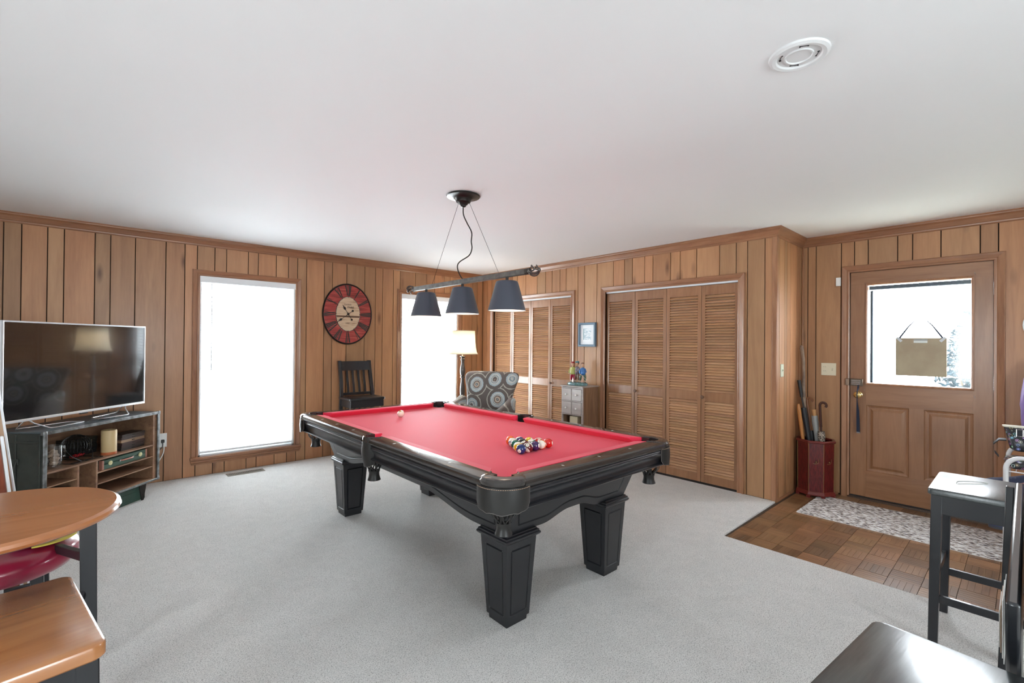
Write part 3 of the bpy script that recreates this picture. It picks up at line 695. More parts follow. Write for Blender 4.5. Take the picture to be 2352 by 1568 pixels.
# ---------------------------------------------------------------- balls
def ball_mat(nm, col, stripe):
    m, n, p = nt(nm); L = n.links.new; tc = n.nodes.new('ShaderNodeTexCoord'); sp = n.nodes.new('ShaderNodeSeparateXYZ'); L(tc.outputs['Object'], sp.inputs[0])
    def math_(op, a, b=None):
        q = n.nodes.new('ShaderNodeMath'); q.operation = op
        for i, x in enumerate((a, b)):
            if x is None: continue
            if isinstance(x, (int, float)): q.inputs[i].default_value = x
            else: L(x, q.inputs[i])
        return q.outputs[0]
    WH = (.82, .78, .66, 1)
    base = n.nodes.new('ShaderNodeMix'); base.data_type = 'RGBA'; base.inputs[6].default_value = (*col, 1); base.inputs[7].default_value = WH
    if stripe: L(math_('GREATER_THAN', math_('ABSOLUTE', sp.outputs[2]), .0150), base.inputs[0])
    else: base.inputs[0].default_value = 0
    dot = n.nodes.new('ShaderNodeMix'); dot.data_type = 'RGBA'; L(base.outputs[2], dot.inputs[6]); dot.inputs[7].default_value = WH
    L(math_('GREATER_THAN', math_('ABSOLUTE', sp.outputs[0]), .0262), dot.inputs[0])
    L(dot.outputs[2], p.inputs['Base Color']); p.inputs['Roughness'].default_value = .08; p.inputs['Coat Weight'].default_value = .5
    return m
INK = mat('black_ink', (.01, .01, .01), .4); RB = .0286
bs = MB().ball((0, 0, 0), RB, 28, 18)
COL = {1: (.75, .48, .02), 2: (.012, .03, .13), 3: (.62, .012, .01), 4: (.045, .02, .10), 5: (.75, .12, .012), 6: (.0, .10, .06), 7: (.12, .012, .012), 8: (.01, .01, .01)}
CN = {1: 'yellow', 2: 'navy blue', 3: 'red', 4: 'purple', 5: 'orange', 6: 'green', 7: 'maroon', 8: 'black'}
def ball(num, x, y, rot, label):
    k = num if num <= 8 else num-8
    o = thing('billiard_ball', label, 'ball', (1.962+x, 2.72+y, ZF+RB), 0, 'racked billiard balls')
    o.rotation_euler = rot; me = bs.mesh('sphere', ball_mat(f'{CN[k]}_ball{"_stripe" if num > 8 else ""}', COL[k], num > 8)); put('sphere', me, o)
    for s in (1, -1):
        ROOT[o.name] = Matrix.Identity(4)
        text('number', str(num), .0125, lambda a, b, c, s=s: (s*(RB-.0004+c*.3), s*a, b), INK, o, .0006)
# triangle: apex side nearest the near short rail; positions follow the photograph's rows
O3 = Vector((1.806-1.962, 1.913-2.72)); ex = Vector((.0582, .0030)); ey = Vector((.0266, .0520))
rows = [[2, 15, 4, 13, 3], [9, 7, 14, 11], [6, 8, 1], [10, 12], [5]]
ROTS = {2: (0, .25, 3.55), 15: (.5, .75, .6), 4: (.8, .2, 1.9), 13: (1.35, -.2, -.9), 3: (0, -.05, -1.05), 9: (.3, .2, 2.6), 6: (0, .7, 3.6), 14: (.3, .4, 2.9), 10: (0, .15, 3.35), 12: (.7, .1, 2.9), 7: (.4, 1, 0), 11: (.2, .6, 1), 8: (0, .9, 3.5), 1: (.3, .7, 2), 5: (.1, .4, 1)}
LB = {2: 'solid navy blue ball at the near corner of the rack', 15: 'maroon striped ball between the navy and purple balls', 4: 'solid purple ball in the near row of the rack', 13: 'orange striped ball beside the red corner ball', 3: 'solid red ball at the right corner of the rack', 9: 'yellow striped ball behind the navy corner ball', 7: 'solid maroon ball behind the maroon striped ball', 14: 'green striped ball behind the purple ball', 11: 'red striped ball behind the orange striped ball', 6: 'solid green ball on the left edge of the rack', 8: 'solid black ball in the middle of the rack', 1: 'solid yellow ball on the far edge of the rack', 10: 'blue striped ball on the left edge behind the green ball', 12: 'mostly white purple-striped ball on the far edge of the rack', 5: 'solid orange ball at the far left corner of the rack'}
for j, r_ in enumerate(rows):
    for i, num in enumerate(r_):
        q = O3+ex*i+ey*j; ball(num, q.x, q.y, ROTS[num], LB[num])
o = thing('cue_ball', 'white cue ball with a gold spot alone near the far left rail', 'ball', (1.936, 3.522, ZF+RB))
put('sphere', MB().ball((0, 0, 0), RB, 28, 18).mesh('sphere', mat('ivory_ball', (.85, .79, .66), .08, coat=.5)), o)
MB().lathe([(.0001, 0), (.006, -.0006), (.0098, -.0017), (.0098, -.0025), (.0001, -.001)], (0, 0, 0), 16, T=lambda x, y, z: tuple(Matrix.Rotation(.5, 3, Vector((.7, -.7, 0))) @ Vector((x, y, RB+.0002+z)))).build('gold_spot', mat('gold_print', (.6, .33, .06), .3), o)

# ================================================================ PENDANT LAMP
t = thing('pendant_lamp', 'three-shade billiard pendant on a grey bar above the pool table', 'lamp', (1.978, 2.722, H))
SH = mat('grey_shade_metal', (.075, .085, .11), .36, .4, bump=(30, .05, .001)); SHI = mat('white_shade_lining', (.85, .82, .76), .5)
BAR = mat('weathered_grey_bar', (.16, .145, .13), .55, .2, var=(30, (.09, .08, .07)), bump=(60, .2, .001))
MB().lathe([(.0001, -.002), (.118, -.002), (.122, -.006), (.118, -.012), (.100, -.016), (.070, -.020), (.058, -.030), (.052, -.048), (.034, -.058), (.030, -.066), (.022, -.070), (.018, -.080), (.010, -.084), (.0001, -.085)][::-1], (0, 0, 0), 36).build('canopy', STEELD, t)
ZB = 1.822-H; q = MB().box((-.016, -.655, ZB-.017), (.016, .655, ZB+.017)); q.build('bar', BAR, t, bevel=.003)
for s in (-1, 1):
    b = MB()
    for k in range(3): b.lathe([(.013, 0), (.020, .004), (.020, .009), (.013, .013)], (0, 0, 0), 14, T=lambda x, y, z, k=k: (x, s*(.653+.013*k+z), ZB+y))
    for k in range(5):
        pts = []
        for i in range(9):
            u = i/8; a = 2*PI*k/5+u*2.0; r = .008+.026*sin(PI*u)**.8
            pts.append((r*cos(a), s*(.690+.075*u), ZB+r*sin(a)))
        b.tube(pts, .0048, 6)
    b.ball((0, s*.768, ZB), (.013, .010, .013), 10, 6)
    tag(b.build('twisted_finial', PEWTER, t), kind='stuff')
    MB().tube([(0, s*.050, -.030), (0, s*.400, ZB+.017)], .0014, 5).build('suspension_cable', STEELD, t)
pc = [(0, 0, -.08), (.0, .003, -.13), (.012, -.035, -.20), (.02, -.085, -.27), (.0, -.10, -.34), (.015, -.10, -.40), (.01, -.03, -.455), (.0, .055, -.50), (-.01, .058, -.54), (0, .0, ZB+.016)]
def spline(pts, k=6):
    P_ = [Vector(p_) for p_ in pts]; o = []
    for i in range(len(P_)-1):
        p0, p1, p2, p3 = P_[max(i-1, 0)], P_[i], P_[i+1], P_[min(i+2, len(P_)-1)]
        for j in range(k):
            u = j/k; o.append(.5*((2*p1)+(-p0+p2)*u+(2*p0-5*p1+4*p2-p3)*u*u+(-p0+3*p1-3*p2+p3)*u**3))
    return o+[P_[-1]]
# the cord swings in the picture plane direction
cdir = Vector((.742, -.670)); b = MB()
pc2 = [(0, -.085), (.003, -.14), (.030, -.20), (.062, -.265), (.060, -.33), (.065, -.38), (.045, -.43), (-.02, -.475), (-.038, -.51), (-.025, -.56), (0, ZB+.016)]
b.tube(spline([(cdir.x*a, cdir.y*a, z) for a, z in pc2]), .0042, 7).build('power_cord', STEELD, t)
for y in (-.482, 0, .485):
    b = MB().lathe([(.010, ZB-.017), (.010, ZB-.040), (.020, ZB-.043), (.020, ZB-.05)], (0, y, 0), 14); b.build('stem', STEELD, t)
    zs = ZB-.042; b = MB()
    b.lathe([(.0001, zs), (.060, zs), (.068, zs-.003), (.073, zs-.012), (.121, zs-.186), (.1225, zs-.190), (.1205, zs-.190), (.119, zs-.186), (.071, zs-.013), (.066, zs-.006), (.0001, zs-.004)], (0, y, 0), 40)
    shd = b.build('shade', SH, t, ang=.8)
    MB().lathe([(.118, zs-.188), (.0695, zs-.014), (.064, zs-.008), (.0001, zs-.006)], (0, y, 0), 32, caps=False).build('shade_lining', SHI, shd, ang=.9)
    MB().ball((0, y, zs-.085), (.028, .028, .036), 16, 10).build('bulb', mat('lit_bulb', (1, .9, .8), .5, emit=((1, .84, .68), 13)), shd)
    MB().lathe([(.016, zs-.006), (.016, zs-.05), (.0001, zs-.05)], (0, y, 0), 12).build('socket', WHITEM, shd)

# ================================================================ WALL THINGS
# oval clock
t = thing('wall_clock', 'large oval red and cream clock with roman numerals on the wood wall', 'clock', WL(2.382, 1.733, 0))
ca, cb = .313, .377; CX, CY = 2.382, 1.733
def EL(r, a, d): return WL(CX+ca*r*sin(a), CY+cb*r*cos(a), d)
def ering(r, d, n_=56): return [EL(r, 2*PI*i/n_, d) for i in range(n_)]
m, n, p = nt('worn_red_boards'); L = n.links.new; tc = n.nodes.new('ShaderNodeTexCoord'); mp = n.nodes.new('ShaderNodeMapping'); mp.inputs['Scale'].default_value = (3, 3, 40)
tn = n.nodes.new('ShaderNodeTexNoise'); tn.inputs['Scale'].default_value = 1.5; tn.inputs['Detail'].default_value = 6; L(tc.outputs['Object'], mp.inputs[0]); L(mp.outputs[0], tn.inputs['Vector'])
r = n.nodes.new('ShaderNodeValToRGB'); e = r.color_ramp.elements; e[0].position = .38; e[0].color = (.20, .035, .03, 1); e[1].position = .52; e[1].color = (.36, .04, .035, 1); x = e.new(.72); x.color = (.46, .13, .08, 1)
L(tn.outputs[0], r.inputs[0]); L(r.outputs[0], p.inputs['Base Color']); p.inputs['Roughness'].default_value = .6; REDB = m
m, n, p = nt('cream_boards'); L = n.links.new; tc = n.nodes.new('ShaderNodeTexCoord'); mp = n.nodes.new('ShaderNodeMapping'); mp.inputs['Scale'].default_value = (4, 4, 60)
tn = n.nodes.new('ShaderNodeTexNoise'); tn.inputs['Scale'].default_value = 1.5; tn.inputs['Detail'].default_value = 6; L(tc.outputs['Object'], mp.inputs[0]); L(mp.outputs[0], tn.inputs['Vector'])
r = n.nodes.new('ShaderNodeValToRGB'); e = r.color_ramp.elements; e[0].position = .32; e[0].color = (.38, .24, .14, 1); e[1].position = .5; e[1].color = (.62, .46, .31, 1)
L(tn.outputs[0], r.inputs[0]); L(r.outputs[0], p.inputs['Base Color']); p.inputs['Roughness'].default_value = .6; CREAMB = m
MB().loft([ering(.975, .001), ering(.975, .022)]).build('clock_face', REDB, t, world=True, ang=.5)
MB().loft([ering(.97, .001), ering(1.0, .002), ering(1.01, .012), ering(1.0, .026), ering(.985, .030), ering(.965, .029), ering(.955, .023), ering(.955, .018)], caps=False).build('rim', STEELD, t, world=True, ang=.7)
# two cream boards with the split between them
for s in (1, -1):
    poly = [(.47*sin(a), .55*cos(a)) for a in [2*PI*i/64 for i in range(64)]]
    cut = -.055; pp = [(x, y) for x, y in poly if (y >= cut if s > 0 else y < cut-.002)]
    if s > 0: pp = sorted(pp, key=lambda q: math.atan2(q[1]-.1, q[0]))
    else: pp = sorted(pp, key=lambda q: math.atan2(q[1]+.3, q[0]))
    b = MB().prism(pp, .023, .027, lambda x, y, z: WL(CX+ca*x, CY+cb*y, z)); b.build('centre_board', CREAMB, t, world=True, smooth=False)
MB().prism([(.46*sin(2*PI*i/48), .54*cos(2*PI*i/48)) for i in range(48)], .0222, .0228, lambda x, y, z: WL(CX+ca*x, CY+cb*y, z)).build('board_backing', mat('dark_crack', (.14, .07, .04), .8), t, world=True)
DKG = mat('dark_green_ink', (.025, .035, .03), .6); b = MB()
for k in range(72):
    a = 2*PI*k/72
    if k % 6 == 0: continue
    b.lathe([(.0001, 0), (.0042, 0), (.0035, .002), (.0001, .0025)], (0, 0, 0), 6, T=lambda x, y, z, a=a: WL(CX+ca*.478*sin(a)+x, CY+cb*.555*cos(a)+y, .026+z))
tag(b.build('minute_beads', mat('cream_bead', (.75, .65, .5), .5), t, world=True), kind='stuff')
MB().loft([[WL(CX+ca*.50*q*sin(2*PI*i/48), CY+cb*.575*q*cos(2*PI*i/48), d) for i in range(48)] for q, d in ((.93, .0228), (1, .0245), (1, .0225))], caps=False).build('bead_ring', DKG, t, world=True)
NUM = ['XII', 'I', 'II', 'III', 'IIII', 'V', 'VI', 'VII', 'VIII', 'IX', 'X', 'XI']
for h_, s_ in enumerate(NUM):
    a = 2*PI*h_/12; rin = (CX+ca*.52*sin(a), CY+cb*.60*cos(a)); rout = (CX+ca*.94*sin(a), CY+cb*.94*cos(a))
    dx, dy = rout[0]-rin[0], rout[1]-rin[1]; l = math.hypot(dx, dy); ux, uy = dx/l, dy/l; tx, ty = uy, -ux
    wd_ = {'I': .018, 'V': .040, 'X': .042}; tot = sum(wd_[c_] for c_ in s_); cur = -tot/2; b = MB()
    def seg(x0, y0, x1, y1, w0, w1=None):
        w1 = w1 or w0; P2 = []
        for x_, y_, w_ in ((x0, y0, w0), (x1, y1, w1)):
            sc = .62+.5*y_
            for s in (-1, 1): P2.append((rin[0]+ux*l*y_+tx*(x_*sc+s*w_*sc), rin[1]+uy*l*y_+ty*(x_*sc+s*w_*sc)))
        b.prism([P2[0], P2[1], P2[3], P2[2]], .0222, .0234, WL)
    for c_ in s_:
        w_ = wd_[c_]; m_ = cur+w_/2
        if c_ == 'I': seg(m_, 0, m_, 1, .0070)
        if c_ == 'V': seg(m_, 0, m_-w_*.32, 1, .0072); seg(m_, 0, m_+w_*.34, 1, .0028)
        if c_ == 'X': seg(m_-w_*.33, 1, m_+w_*.33, 0, .0072); seg(m_+w_*.33, 1, m_-w_*.33, 0, .0028)
        cur += w_
    b.build('numeral', DKG, t, world=True, smooth=False)
CT = lambda x, y, z: WL(x, y, z)
text('lettering', 'Pendule', .030, lambda x, y, z: WL(CX-.005+x+y*.2, CY+.118+y, .0275+z), mat('faded_ink', (.20, .14, .10), .6), t)
text('lettering', 'de', .032, lambda x, y, z: WL(CX-.052+x+y*.3, CY+.084+y, .0275+z), bpy.data.materials['faded_ink'], t)
text('lettering', 'PARIS', .034, lambda x, y, z: WL(CX+.032+x, CY+.084+y, .0275+z), INK, t)
text('lettering', '1887', .026, lambda x, y, z: WL(CX-.006+x, CY-.116+y, .0275+z), INK, t, spacing=1.35)
b = MB(); b.box((CX-.085, CY-.117, .0272), (CX-.052, CY-.115, .0278), WL); b.box((CX+.045, CY-.117, .0272), (CX+.085, CY-.115, .0278), WL); b.build('lettering', bpy.data.materials['faded_ink'], t, world=True)
def hand(ang, ln, tail, spade, name, d):
    ux, uy = sin(ang), cos(ang); tx, ty = uy, -ux
    def P2(a, w): return (CX+ux*a+tx*w, CY+uy*a+ty*w)
    prof = [(-tail, .0022), (-.02, .003), (0, .005), (.03, .003), (spade-.035, .0022), (spade-.022, .005), (spade-.012, .013), (spade, .014), (spade+.014, .006), (ln, .0006)]
    b = MB().prism([P2(a, w) for a, w in prof]+[P2(a, -w) for a, w in reversed(prof)], d, d+.002, WL)
    b.lathe([(.0001, 0), (.013, 0), (.013, .002), (.0001, .002)], (0, 0, 0), 16, T=lambda x, y, z: WL(CX-ux*tail+x, CY-uy*tail+y, d+z))
    b.build(name, INK, t, world=True, smooth=False)
hand(rad(-33), .135, .082, .088, 'hour_hand', .030); hand(rad(-127), .180, .070, .125, 'minute_hand', .033)
MB().lathe([(.015, 0), (.015, .006), (.006, .010), (.0001, .011)], (0, 0, 0), 16, T=lambda x, y, z: WL(CX+x, CY+y, .028+z)).build('hub', STEELD, t, world=True)
# framed print between the closets
t = thing('picture_frame', 'small dark blue framed print between the closet doors', 'picture', WB(3.63, 1.352, 0))
FB = mat('slate_blue_frame', (.10, .17, .24), .35); a, c, e, f = 3.497, 3.762, 1.353, 1.648
prof = [(0, .001), (0, .030), (.004, .034), (.020, .034), (.026, .028), (.026, .012)]
MB().loft([[WB(a+q, e+q, d), WB(c-q, e+q, d), WB(c-q, f-q, d), WB(a+q, f-q, d)] for q, d in prof], caps=False).build('frame', FB, t, world=True, ang=.2)
MB().box((a+.02, e+.02, .002), (c-.02, f-.02, .013), WB).build('mat_board', mat('white_mat', (.86, .88, .9), .6), t, world=True, smooth=False)
m, n, p = nt('faint_print'); L = n.links.new; tc = n.nodes.new('ShaderNodeTexCoord'); mp = n.nodes.new('ShaderNodeMapping'); mp.inputs['Scale'].default_value = (30, 30, 90); L(tc.outputs['Object'], mp.inputs[0])
tn = n.nodes.new('ShaderNodeTexNoise'); tn.inputs['Scale'].default_value = 1.2; L(mp.outputs[0], tn.inputs['Vector']); r = n.nodes.new('ShaderNodeValToRGB'); e_ = r.color_ramp.elements; e_[0].position = .40; e_[0].color = (.35, .48, .55, 1); e_[1].position = .52; e_[1].color = (.80, .84, .86, 1)
L(tn.outputs[0], r.inputs[0]); L(r.outputs[0], p.inputs['Base Color'])
MB().box((a+.075, e+.085, .0125), (c-.085, f-.072, .0142), WB).build('print', m, t, world=True, smooth=False)
MB().box((c-.085, e+.085, .0125), (c-.072, f-.072, .0142), WB).build('print_edge', mat('teal_print', (.2, .36, .4), .6), t, world=True, smooth=False)
# switch plates, outlet, chime, detector, floor register
def plate(T, u0, u1, v0, v1, label, cat, toggles=(), outlets=(), group=None, m=IVORY):
    t = thing('wall_plate' if outlets else 'switch_plate', label, cat, T((u0+u1)/2, v0, 0), 0, group)
    MB().loft([[T(u0+q, v0+q, d), T(u1-q, v0+q, d), T(u1-q, v1-q, d), T(u0+q, v1-q, d)] for q, d in ((0, .0), (0, .004), (.003, .0065))]).build('plate', m, t, world=True, ang=.3)
    for u in toggles:
        MB().box((u-.005, (v0+v1)/2-.012, .006), (u+.005, (v0+v1)/2+.012, .0075), T).build('slot', mat('ivory_recess', (.45, .40, .3), .5), t, world=True)
        MB().box((u-.004, (v0+v1)/2-.002, .006), (u+.004, (v0+v1)/2+.010, .017), T).build('toggle', m, t, world=True, bevel=.001)
    for u, v in outlets:
        MB().lathe([(.017, .006), (.0165, .0085), (.0001, .0085)], (0, 0, 0), 18, sy=.85, T=lambda x, y, z: T(u+x, v+y, z)).build('socket_face', m, t, world=True)
        for s in (-1, 1): MB().box((u+s*.006-.001, v-.001, .0084), (u+s*.006+.001, v+.007, .009), T).build('slot', INK, t, world=True)
    return t
plate(WD, 1.222, 1.344, 1.104, 1.222, 'ivory double plate with outlet and switch left of the entry door', 'wall plate', (1.252,), ((1.315, 1.182), (1.315, 1.143)))
plate(WJ, 4.655, 4.727, 1.098, 1.216, 'pale green-tinged switch plate on the narrow return wall', 'switch', (4.691,), m=mat('pale_plate', (.52, .55, .42), .35, .2))
ot = plate(WL, .502, .573, .335, .470, 'white wall outlet beside the television stand', 'outlet', (), ((.538, .375),), m=WHITEM)
t = thing('door_sensor', 'small white box on the wall at the entry door casing', 'sensor', WD(1.205, 1.951, 0)); MB().box((1.186, 1.952, .0), (1.224, 2.032, .018), WD).build('cover', WHITEM, t, world=True, bevel=.003)
t = thing('smoke_detector_base', 'round white detector base plate on the ceiling', 'detector base', (1.906, .562, H))
k = .098
RINGM = mat('detector_plastic', (.70, .70, .70), .6)
MB().lathe([(.0001, -.005), (.040, -.005), (.042, -.009), (.046, -.009), (.047, -.004), (.070, -.004), (.074, -.010), (.086, -.012), (.096, -.007), (.098, 0), (.0001, 0)], (0, 0, 0), 48).build('ring', RINGM, t, ang=.5)
for a in (.3, 1.9, 3.44, 5.0):
    pts = [(.060*cos(a+q*.1), .060*sin(a+q*.1), -.0045) for q in range(6)]; MB().tube(pts, [.005, .0018, .0015, .0015, .0015, .003], 6, flat=.9).build('key_slot', INK, t)
t = thing('floor_register', 'brown metal floor register in the carpet below the window', 'vent', (1.232, 5.528, 0), rad(0))
MB().box((-.175, -.060, .0002), (.175, .060, .004)).build('plate', mat('taupe_metal', (.22, .20, .17), .45, .4), t, bevel=.002)
MB().box((-.150, -.030, .0035), (.150, .030, .0045)).build('opening', INK, t)
for i in range(19): MB().box((-.148+.016*i, -.032, .004), (-.140+.016*i, .032, .0065)).build('slat', bpy.data.materials['taupe_metal'], t)
MB().box((-.150, -.004, .004), (.150, .004, .0072)).build('bar', bpy.data.materials['taupe_metal'], t)

# ================================================================ BLACK PUB CHAIR, STOOLS, TABLES
def rrect(x0, x1, y0, y1, r, n_=5):
    p_ = []
    for cx, cy, a in ((x1-r, y1-r, 0), (x0+r, y1-r, 90), (x0+r, y0+r, 180), (x1-r, y0+r, 270)): p_ += arc((cx, cy), r, a, a+90, n_)
    return p_
WORN = wood('worn_black_paint', (.085, .096, .094), (.020, .023, .024), 0, .30, 2.2, tint=False, coat=.3)
def stool(name, label, cat, loc, rz, w, d, zs, mtop=BLACKT, mleg=BLACKT, r=.02, splay=.012, group=None, apron=.085, th=.028, back=None):
    t = thing(name, label, cat, loc, rz, group); hw, hd = w/2, d/2
    def slab(q, z): return [(x, y, z) for x, y in rrect(-hw+q, hw-q, -hd+q, hd-q, max(.004, r-q))]
    MB().loft([slab(.004, zs-th), slab(0, zs-th+.004), slab(0, zs-.007), slab(.002, zs-.0025), slab(.007, zs)]).build('seat', mtop, t, ang=.5)
    lw = .040
    for sx in (-1, 1):
        for sy in (-1, 1):
            if back and sy == back: continue
            x, y = sx*(hw-.012-lw/2), sy*(hd-.012-lw/2)
            MB().taper((x+sx*splay, y+sy*splay, 0), (lw*.85, lw*.85), (x, y, zs-th), (lw, lw)).build('leg', mleg, t, bevel=.003)
    b = MB(); e = .022
    for sy in (-1, 1): b.box((-hw+.03, sy*(hd-e)-.009, zs-th-apron), (hw-.03, sy*(hd-e)+.009, zs-th))
    for sx in (-1, 1): b.box((sx*(hw-e)-.009, -hd+.03, zs-th-apron), (sx*(hw-e)+.009, hd-.03, zs-th))
    b.build('seat_frame', mleg, t, bevel=.0015)
    q = splay*.6
    for sy in (-1, 1):
        y = sy*(hd-.032+q); MB().box((-hw+.03, y-.009, .292), (hw-.03, y+.009, .327)).build('stretcher', mleg, t, bevel=.002)
    for sx in (-1, 1):
        x = sx*(hw-.032+q); MB().box((x-.009, -hd+.03, .20), (x+.009, hd-.03, .235)).build('stretcher', mleg, t, bevel=.002)
    return t
stool('bar_stool', 'tall black stool standing behind the red vinyl stool', 'stool', (-.335, 2.730, 0), 0, .44, .36, .725)
t = stool('bar_chair', 'tall black slat-back bar chair against the wall under the clock', 'chair', (2.458, 5.43, 0), 0, .44, .34, .725, back=1, r=.012)
for sx in (-1, 1):
    pts = [(.205, .155, .0), (.205, .150, .35), (.200, .138, .66), (.198, .140, .76), (.192, .165, .90), (.190, .200, 1.04), (.190, .226, 1.155)]
    b = MB(); b.loft([[(sx*x-.019, y-.019, z), (sx*x+.019, y-.019, z), (sx*x+.019, y+.019, z), (sx*x-.019, y+.019, z)] for x, y, z in spline(pts, 4)]); b.build('back_post', BLACKT, t, ang=.5, bevel=.003)
b = MB(); b.loft([[(x, y+.02*(abs(x)/.18)**2*-1, z) for y, z in ((.192, 1.035), (.206, 1.035), (.232, 1.148), (.218, 1.148))] for x in [-.175+.35*i/8 for i in range(9)]]); b.build('crest_rail', BLACKT, t, ang=.5)
b = MB(); b.box((-.18, .130, .735), (.18, .150, .768)); b.build('lower_rail', BLACKT, t, bevel=.002)
for x in (-.108, -.036, .036, .108):
    b = MB(); b.loft([[(x-.013, y-.005, z), (x+.013, y-.005, z), (x+.013, y+.005, z), (x-.013, y+.005, z)] for y, z in [(p_[1], p_[2]) for p_ in spline([(0, .140, .745), (0, .158, .85), (0, .185, .95), (0, .200, 1.045)], 4)]]); b.build('back_slat', BLACKT, t, ang=.5)
stool('bar_stool', 'backless black bar stool by the rug with a bright sheen on its seat', 'stool', (3.122, .135, 0), 0, .445, .36, .725, mtop=WORN, group='black backless bar stools')
bpy.context.view_layer.update()
stool('bar_stool', 'nearest black stool with a scratched seat at the bottom right', 'stool', (1.185, .090, 0), rad(-6), .42, .36, .725, mtop=WORN, group='black backless bar stools', r=.028)
stool('counter_stool', 'black-legged stool with a honey wood seat at the bottom left', 'stool', (-.166, 1.516, 0), rad(8.6), .34, .455, .735, mtop=TOPW, r=.026, th=.032)
# rubber band / string on the stool
t = thing('string_loop', 'thin pale string loop lying on the black stool seat', 'string', (3.13, .18, .7255))
MB().tube(spline([(-.04, .05, .001), (.03, .045, .001), (.09, -.02, .001), (.085, -.05, .001), (.05, -.03, .001), (-.035, .046, .001)], 6), .0012, 5).build('loop', mat('pale_string', (.6, .6, .55), .5), t)
# black drop-leaf pub table between the two black stools
t = thing('drop_leaf_table', 'black drop-leaf pub table with folded leaf at the right edge', 'table', (1.97, -.170, 0)); zt = .905
def outline(cx, hx, y0, y1): return rrect(cx-hx, cx+hx, y0, y1, .05)
b = MB(); b.loft([[(x, y, z) for x, y in rrect(-.62+q, .63-q, -.18+q, .175-q, .05)] for q, z in ((.012, zt-.028), (0, zt-.020), (0, zt-.010), (.006, zt-.002), (.016, zt))]); b.build('table_top', WORN, t, ang=.6)
for s in (1, -1):
    pts = [(-.62, zt-.03)]
    for i in range(25):
        a = PI*i/24; pts.append((-.615*cos(a) if True else 0, zt-.03-.34*abs(sin(a))**.8))
    prof = []
    y = .178 if s > 0 else -.183
    b = MB().prism([(x, z) for x, z in pts[1:]], 0, .022, lambda x, z, y_, s=s, y=y: (x, y+s*(y_)-(.0 if s > 0 else .0), z)); b.build('leaf', BLACKT, t, bevel=.006)
for sx in (-1, 1):
    for sy in (-1, 1):
        x = sx*.52; ex_ = sy > 0 and sx > 0; lw_ = .022 if ex_ else .04
        b = MB().taper((x, sy*.150+(.088 if ex_ else 0), 0), (lw_, lw_), (x, sy*.135+(.078 if ex_ else 0), zt-.03), (lw_, lw_)); b.build('leg', BLACKT, t, bevel=.003)
b = MB()
for y in (-.135, .135): b.box((-.5, y-.01, zt-.12), (.5, y+.01, zt-.03))
for x in (-.52, .52): b.box((x-.01, -.13, zt-.12), (x+.01, .13, zt-.03))
b.build('table_frame', BLACKT, t, smooth=False)
for y in (-.12, .12): MB().box((-.5, y-.011, .20), (.5, y+.011, .25)).build('stretcher', BLACKT, t, bevel=.002)
t = thing('paper_stack', 'white papers tucked between the black table leg and leaf', 'papers', (2.10, .045, .45))
PAP = mat('paper_white', (.8, .8, .78), .6)
for i in range(4): MB().box((-.10+.012*i, .0035*i, .01*i), (.10, .0035*i+.002, .20-.02*i)).build('sheet', PAP if i != 2 else mat('tan_card', (.5, .36, .26), .6), t, smooth=False)
# left round pub table
t = thing('pub_table', 'round honey wood pub table on black legs at the left edge', 'table', (-.205, 1.872, 0)); zt = .900
b = MB(); R_ = .283
b.lathe([(.0001, zt-.026), (R_-.014, zt-.026), (R_-.004, zt-.021), (R_, zt-.013), (R_-.003, zt-.005), (R_-.012, zt), (.0001, zt)], (0, 0, 0), 72)
b.build('table_top', wood('honey_table_top', (.44, .175, .068), (.33, .12, .042), 0, .18, .5, coat=.6), t, ang=.5)
def pleg(x, y, w, name='leg', zl=0): MB().taper((x+.012, y, 0), (w*.9, w*.9), (x, y, zt-.026), (w, w)).build(name, BLACKP, t, bevel=.003)
pleg(.206, .045, .040); pleg(-.2, .16, .044); pleg(-.2, -.16, .044); 
b = MB(); b.loft([[(x-.009, y, z-.014), (x+.009, y, z-.014), (x+.009, y, z+.014), (x-.009, y, z+.014)] for x, y, z in ((.205, .05, .718), (.135, .245, .700))]); b.build('stretcher', BLACKP, t, bevel=.002)
MB().box((-.2, .12, zt-.10), (.10, .14, zt-.026)).build('apron', BLACKP, t)
MB().tube([(.20, .04, .62), (.14, -.16, .50)], .014, 8, flat=.6).build('brace', BLACKP, t)
# red round stool
t = thing('diner_stool', 'round red vinyl stool tucked under the honey wood table', 'stool', (-.225, 2.235, 0))
RV = mat('red_vinyl', (.30, .012, .045), .28, coat=.4)
MB().lathe([(.0001, .625), (.17, .625), (.190, .632), (.204, .650), (.208, .668), (.204, .686), (.190, .700), (.165, .707), (.0001, .712)], (0, 0, 0), 56).build('seat', RV, t, ang=.8)
MB().lathe([(.025, .08), (.025, .6), (.06, .61), (.06, .626), (.0001, .626)][::-1], (0, 0, 0), 24).build('pedestal', CHROME, t)
MB().lathe([(.0001, 0), (.19, 0), (.19, .012), (.12, .035), (.04, .06), (.03, .085), (.0001, .085)], (0, 0, 0), 36).build('base', BLACKT, t)
# navy and yellow folded bundle on the red stool
t = thing('cap', 'navy cap with a yellow brim edge lying on the red stool', 'cap', (-.125, 2.200, .712))
MB().lathe([(.0001, .062), (.03, .060), (.055, .045), (.066, .020), (.068, .002), (.060, 0), (.0001, .001)][::-1], (0, 0, 0), 24, sy=.9).build('crown', mat('navy_cloth', (.012, .035, .09), .8), t)
b = MB(); b.loft([[(r_*cos(a)+.01, r_*sin(a), z) for a in [rad(-100+100*i/14) for i in range(15)]] for r_, z in ((.060, .006), (.088, .010), (.090, .006), (.060, .002))], closed=False); b.build('brim', mat('yellow_cloth', (.55, .45, .06), .7), t)
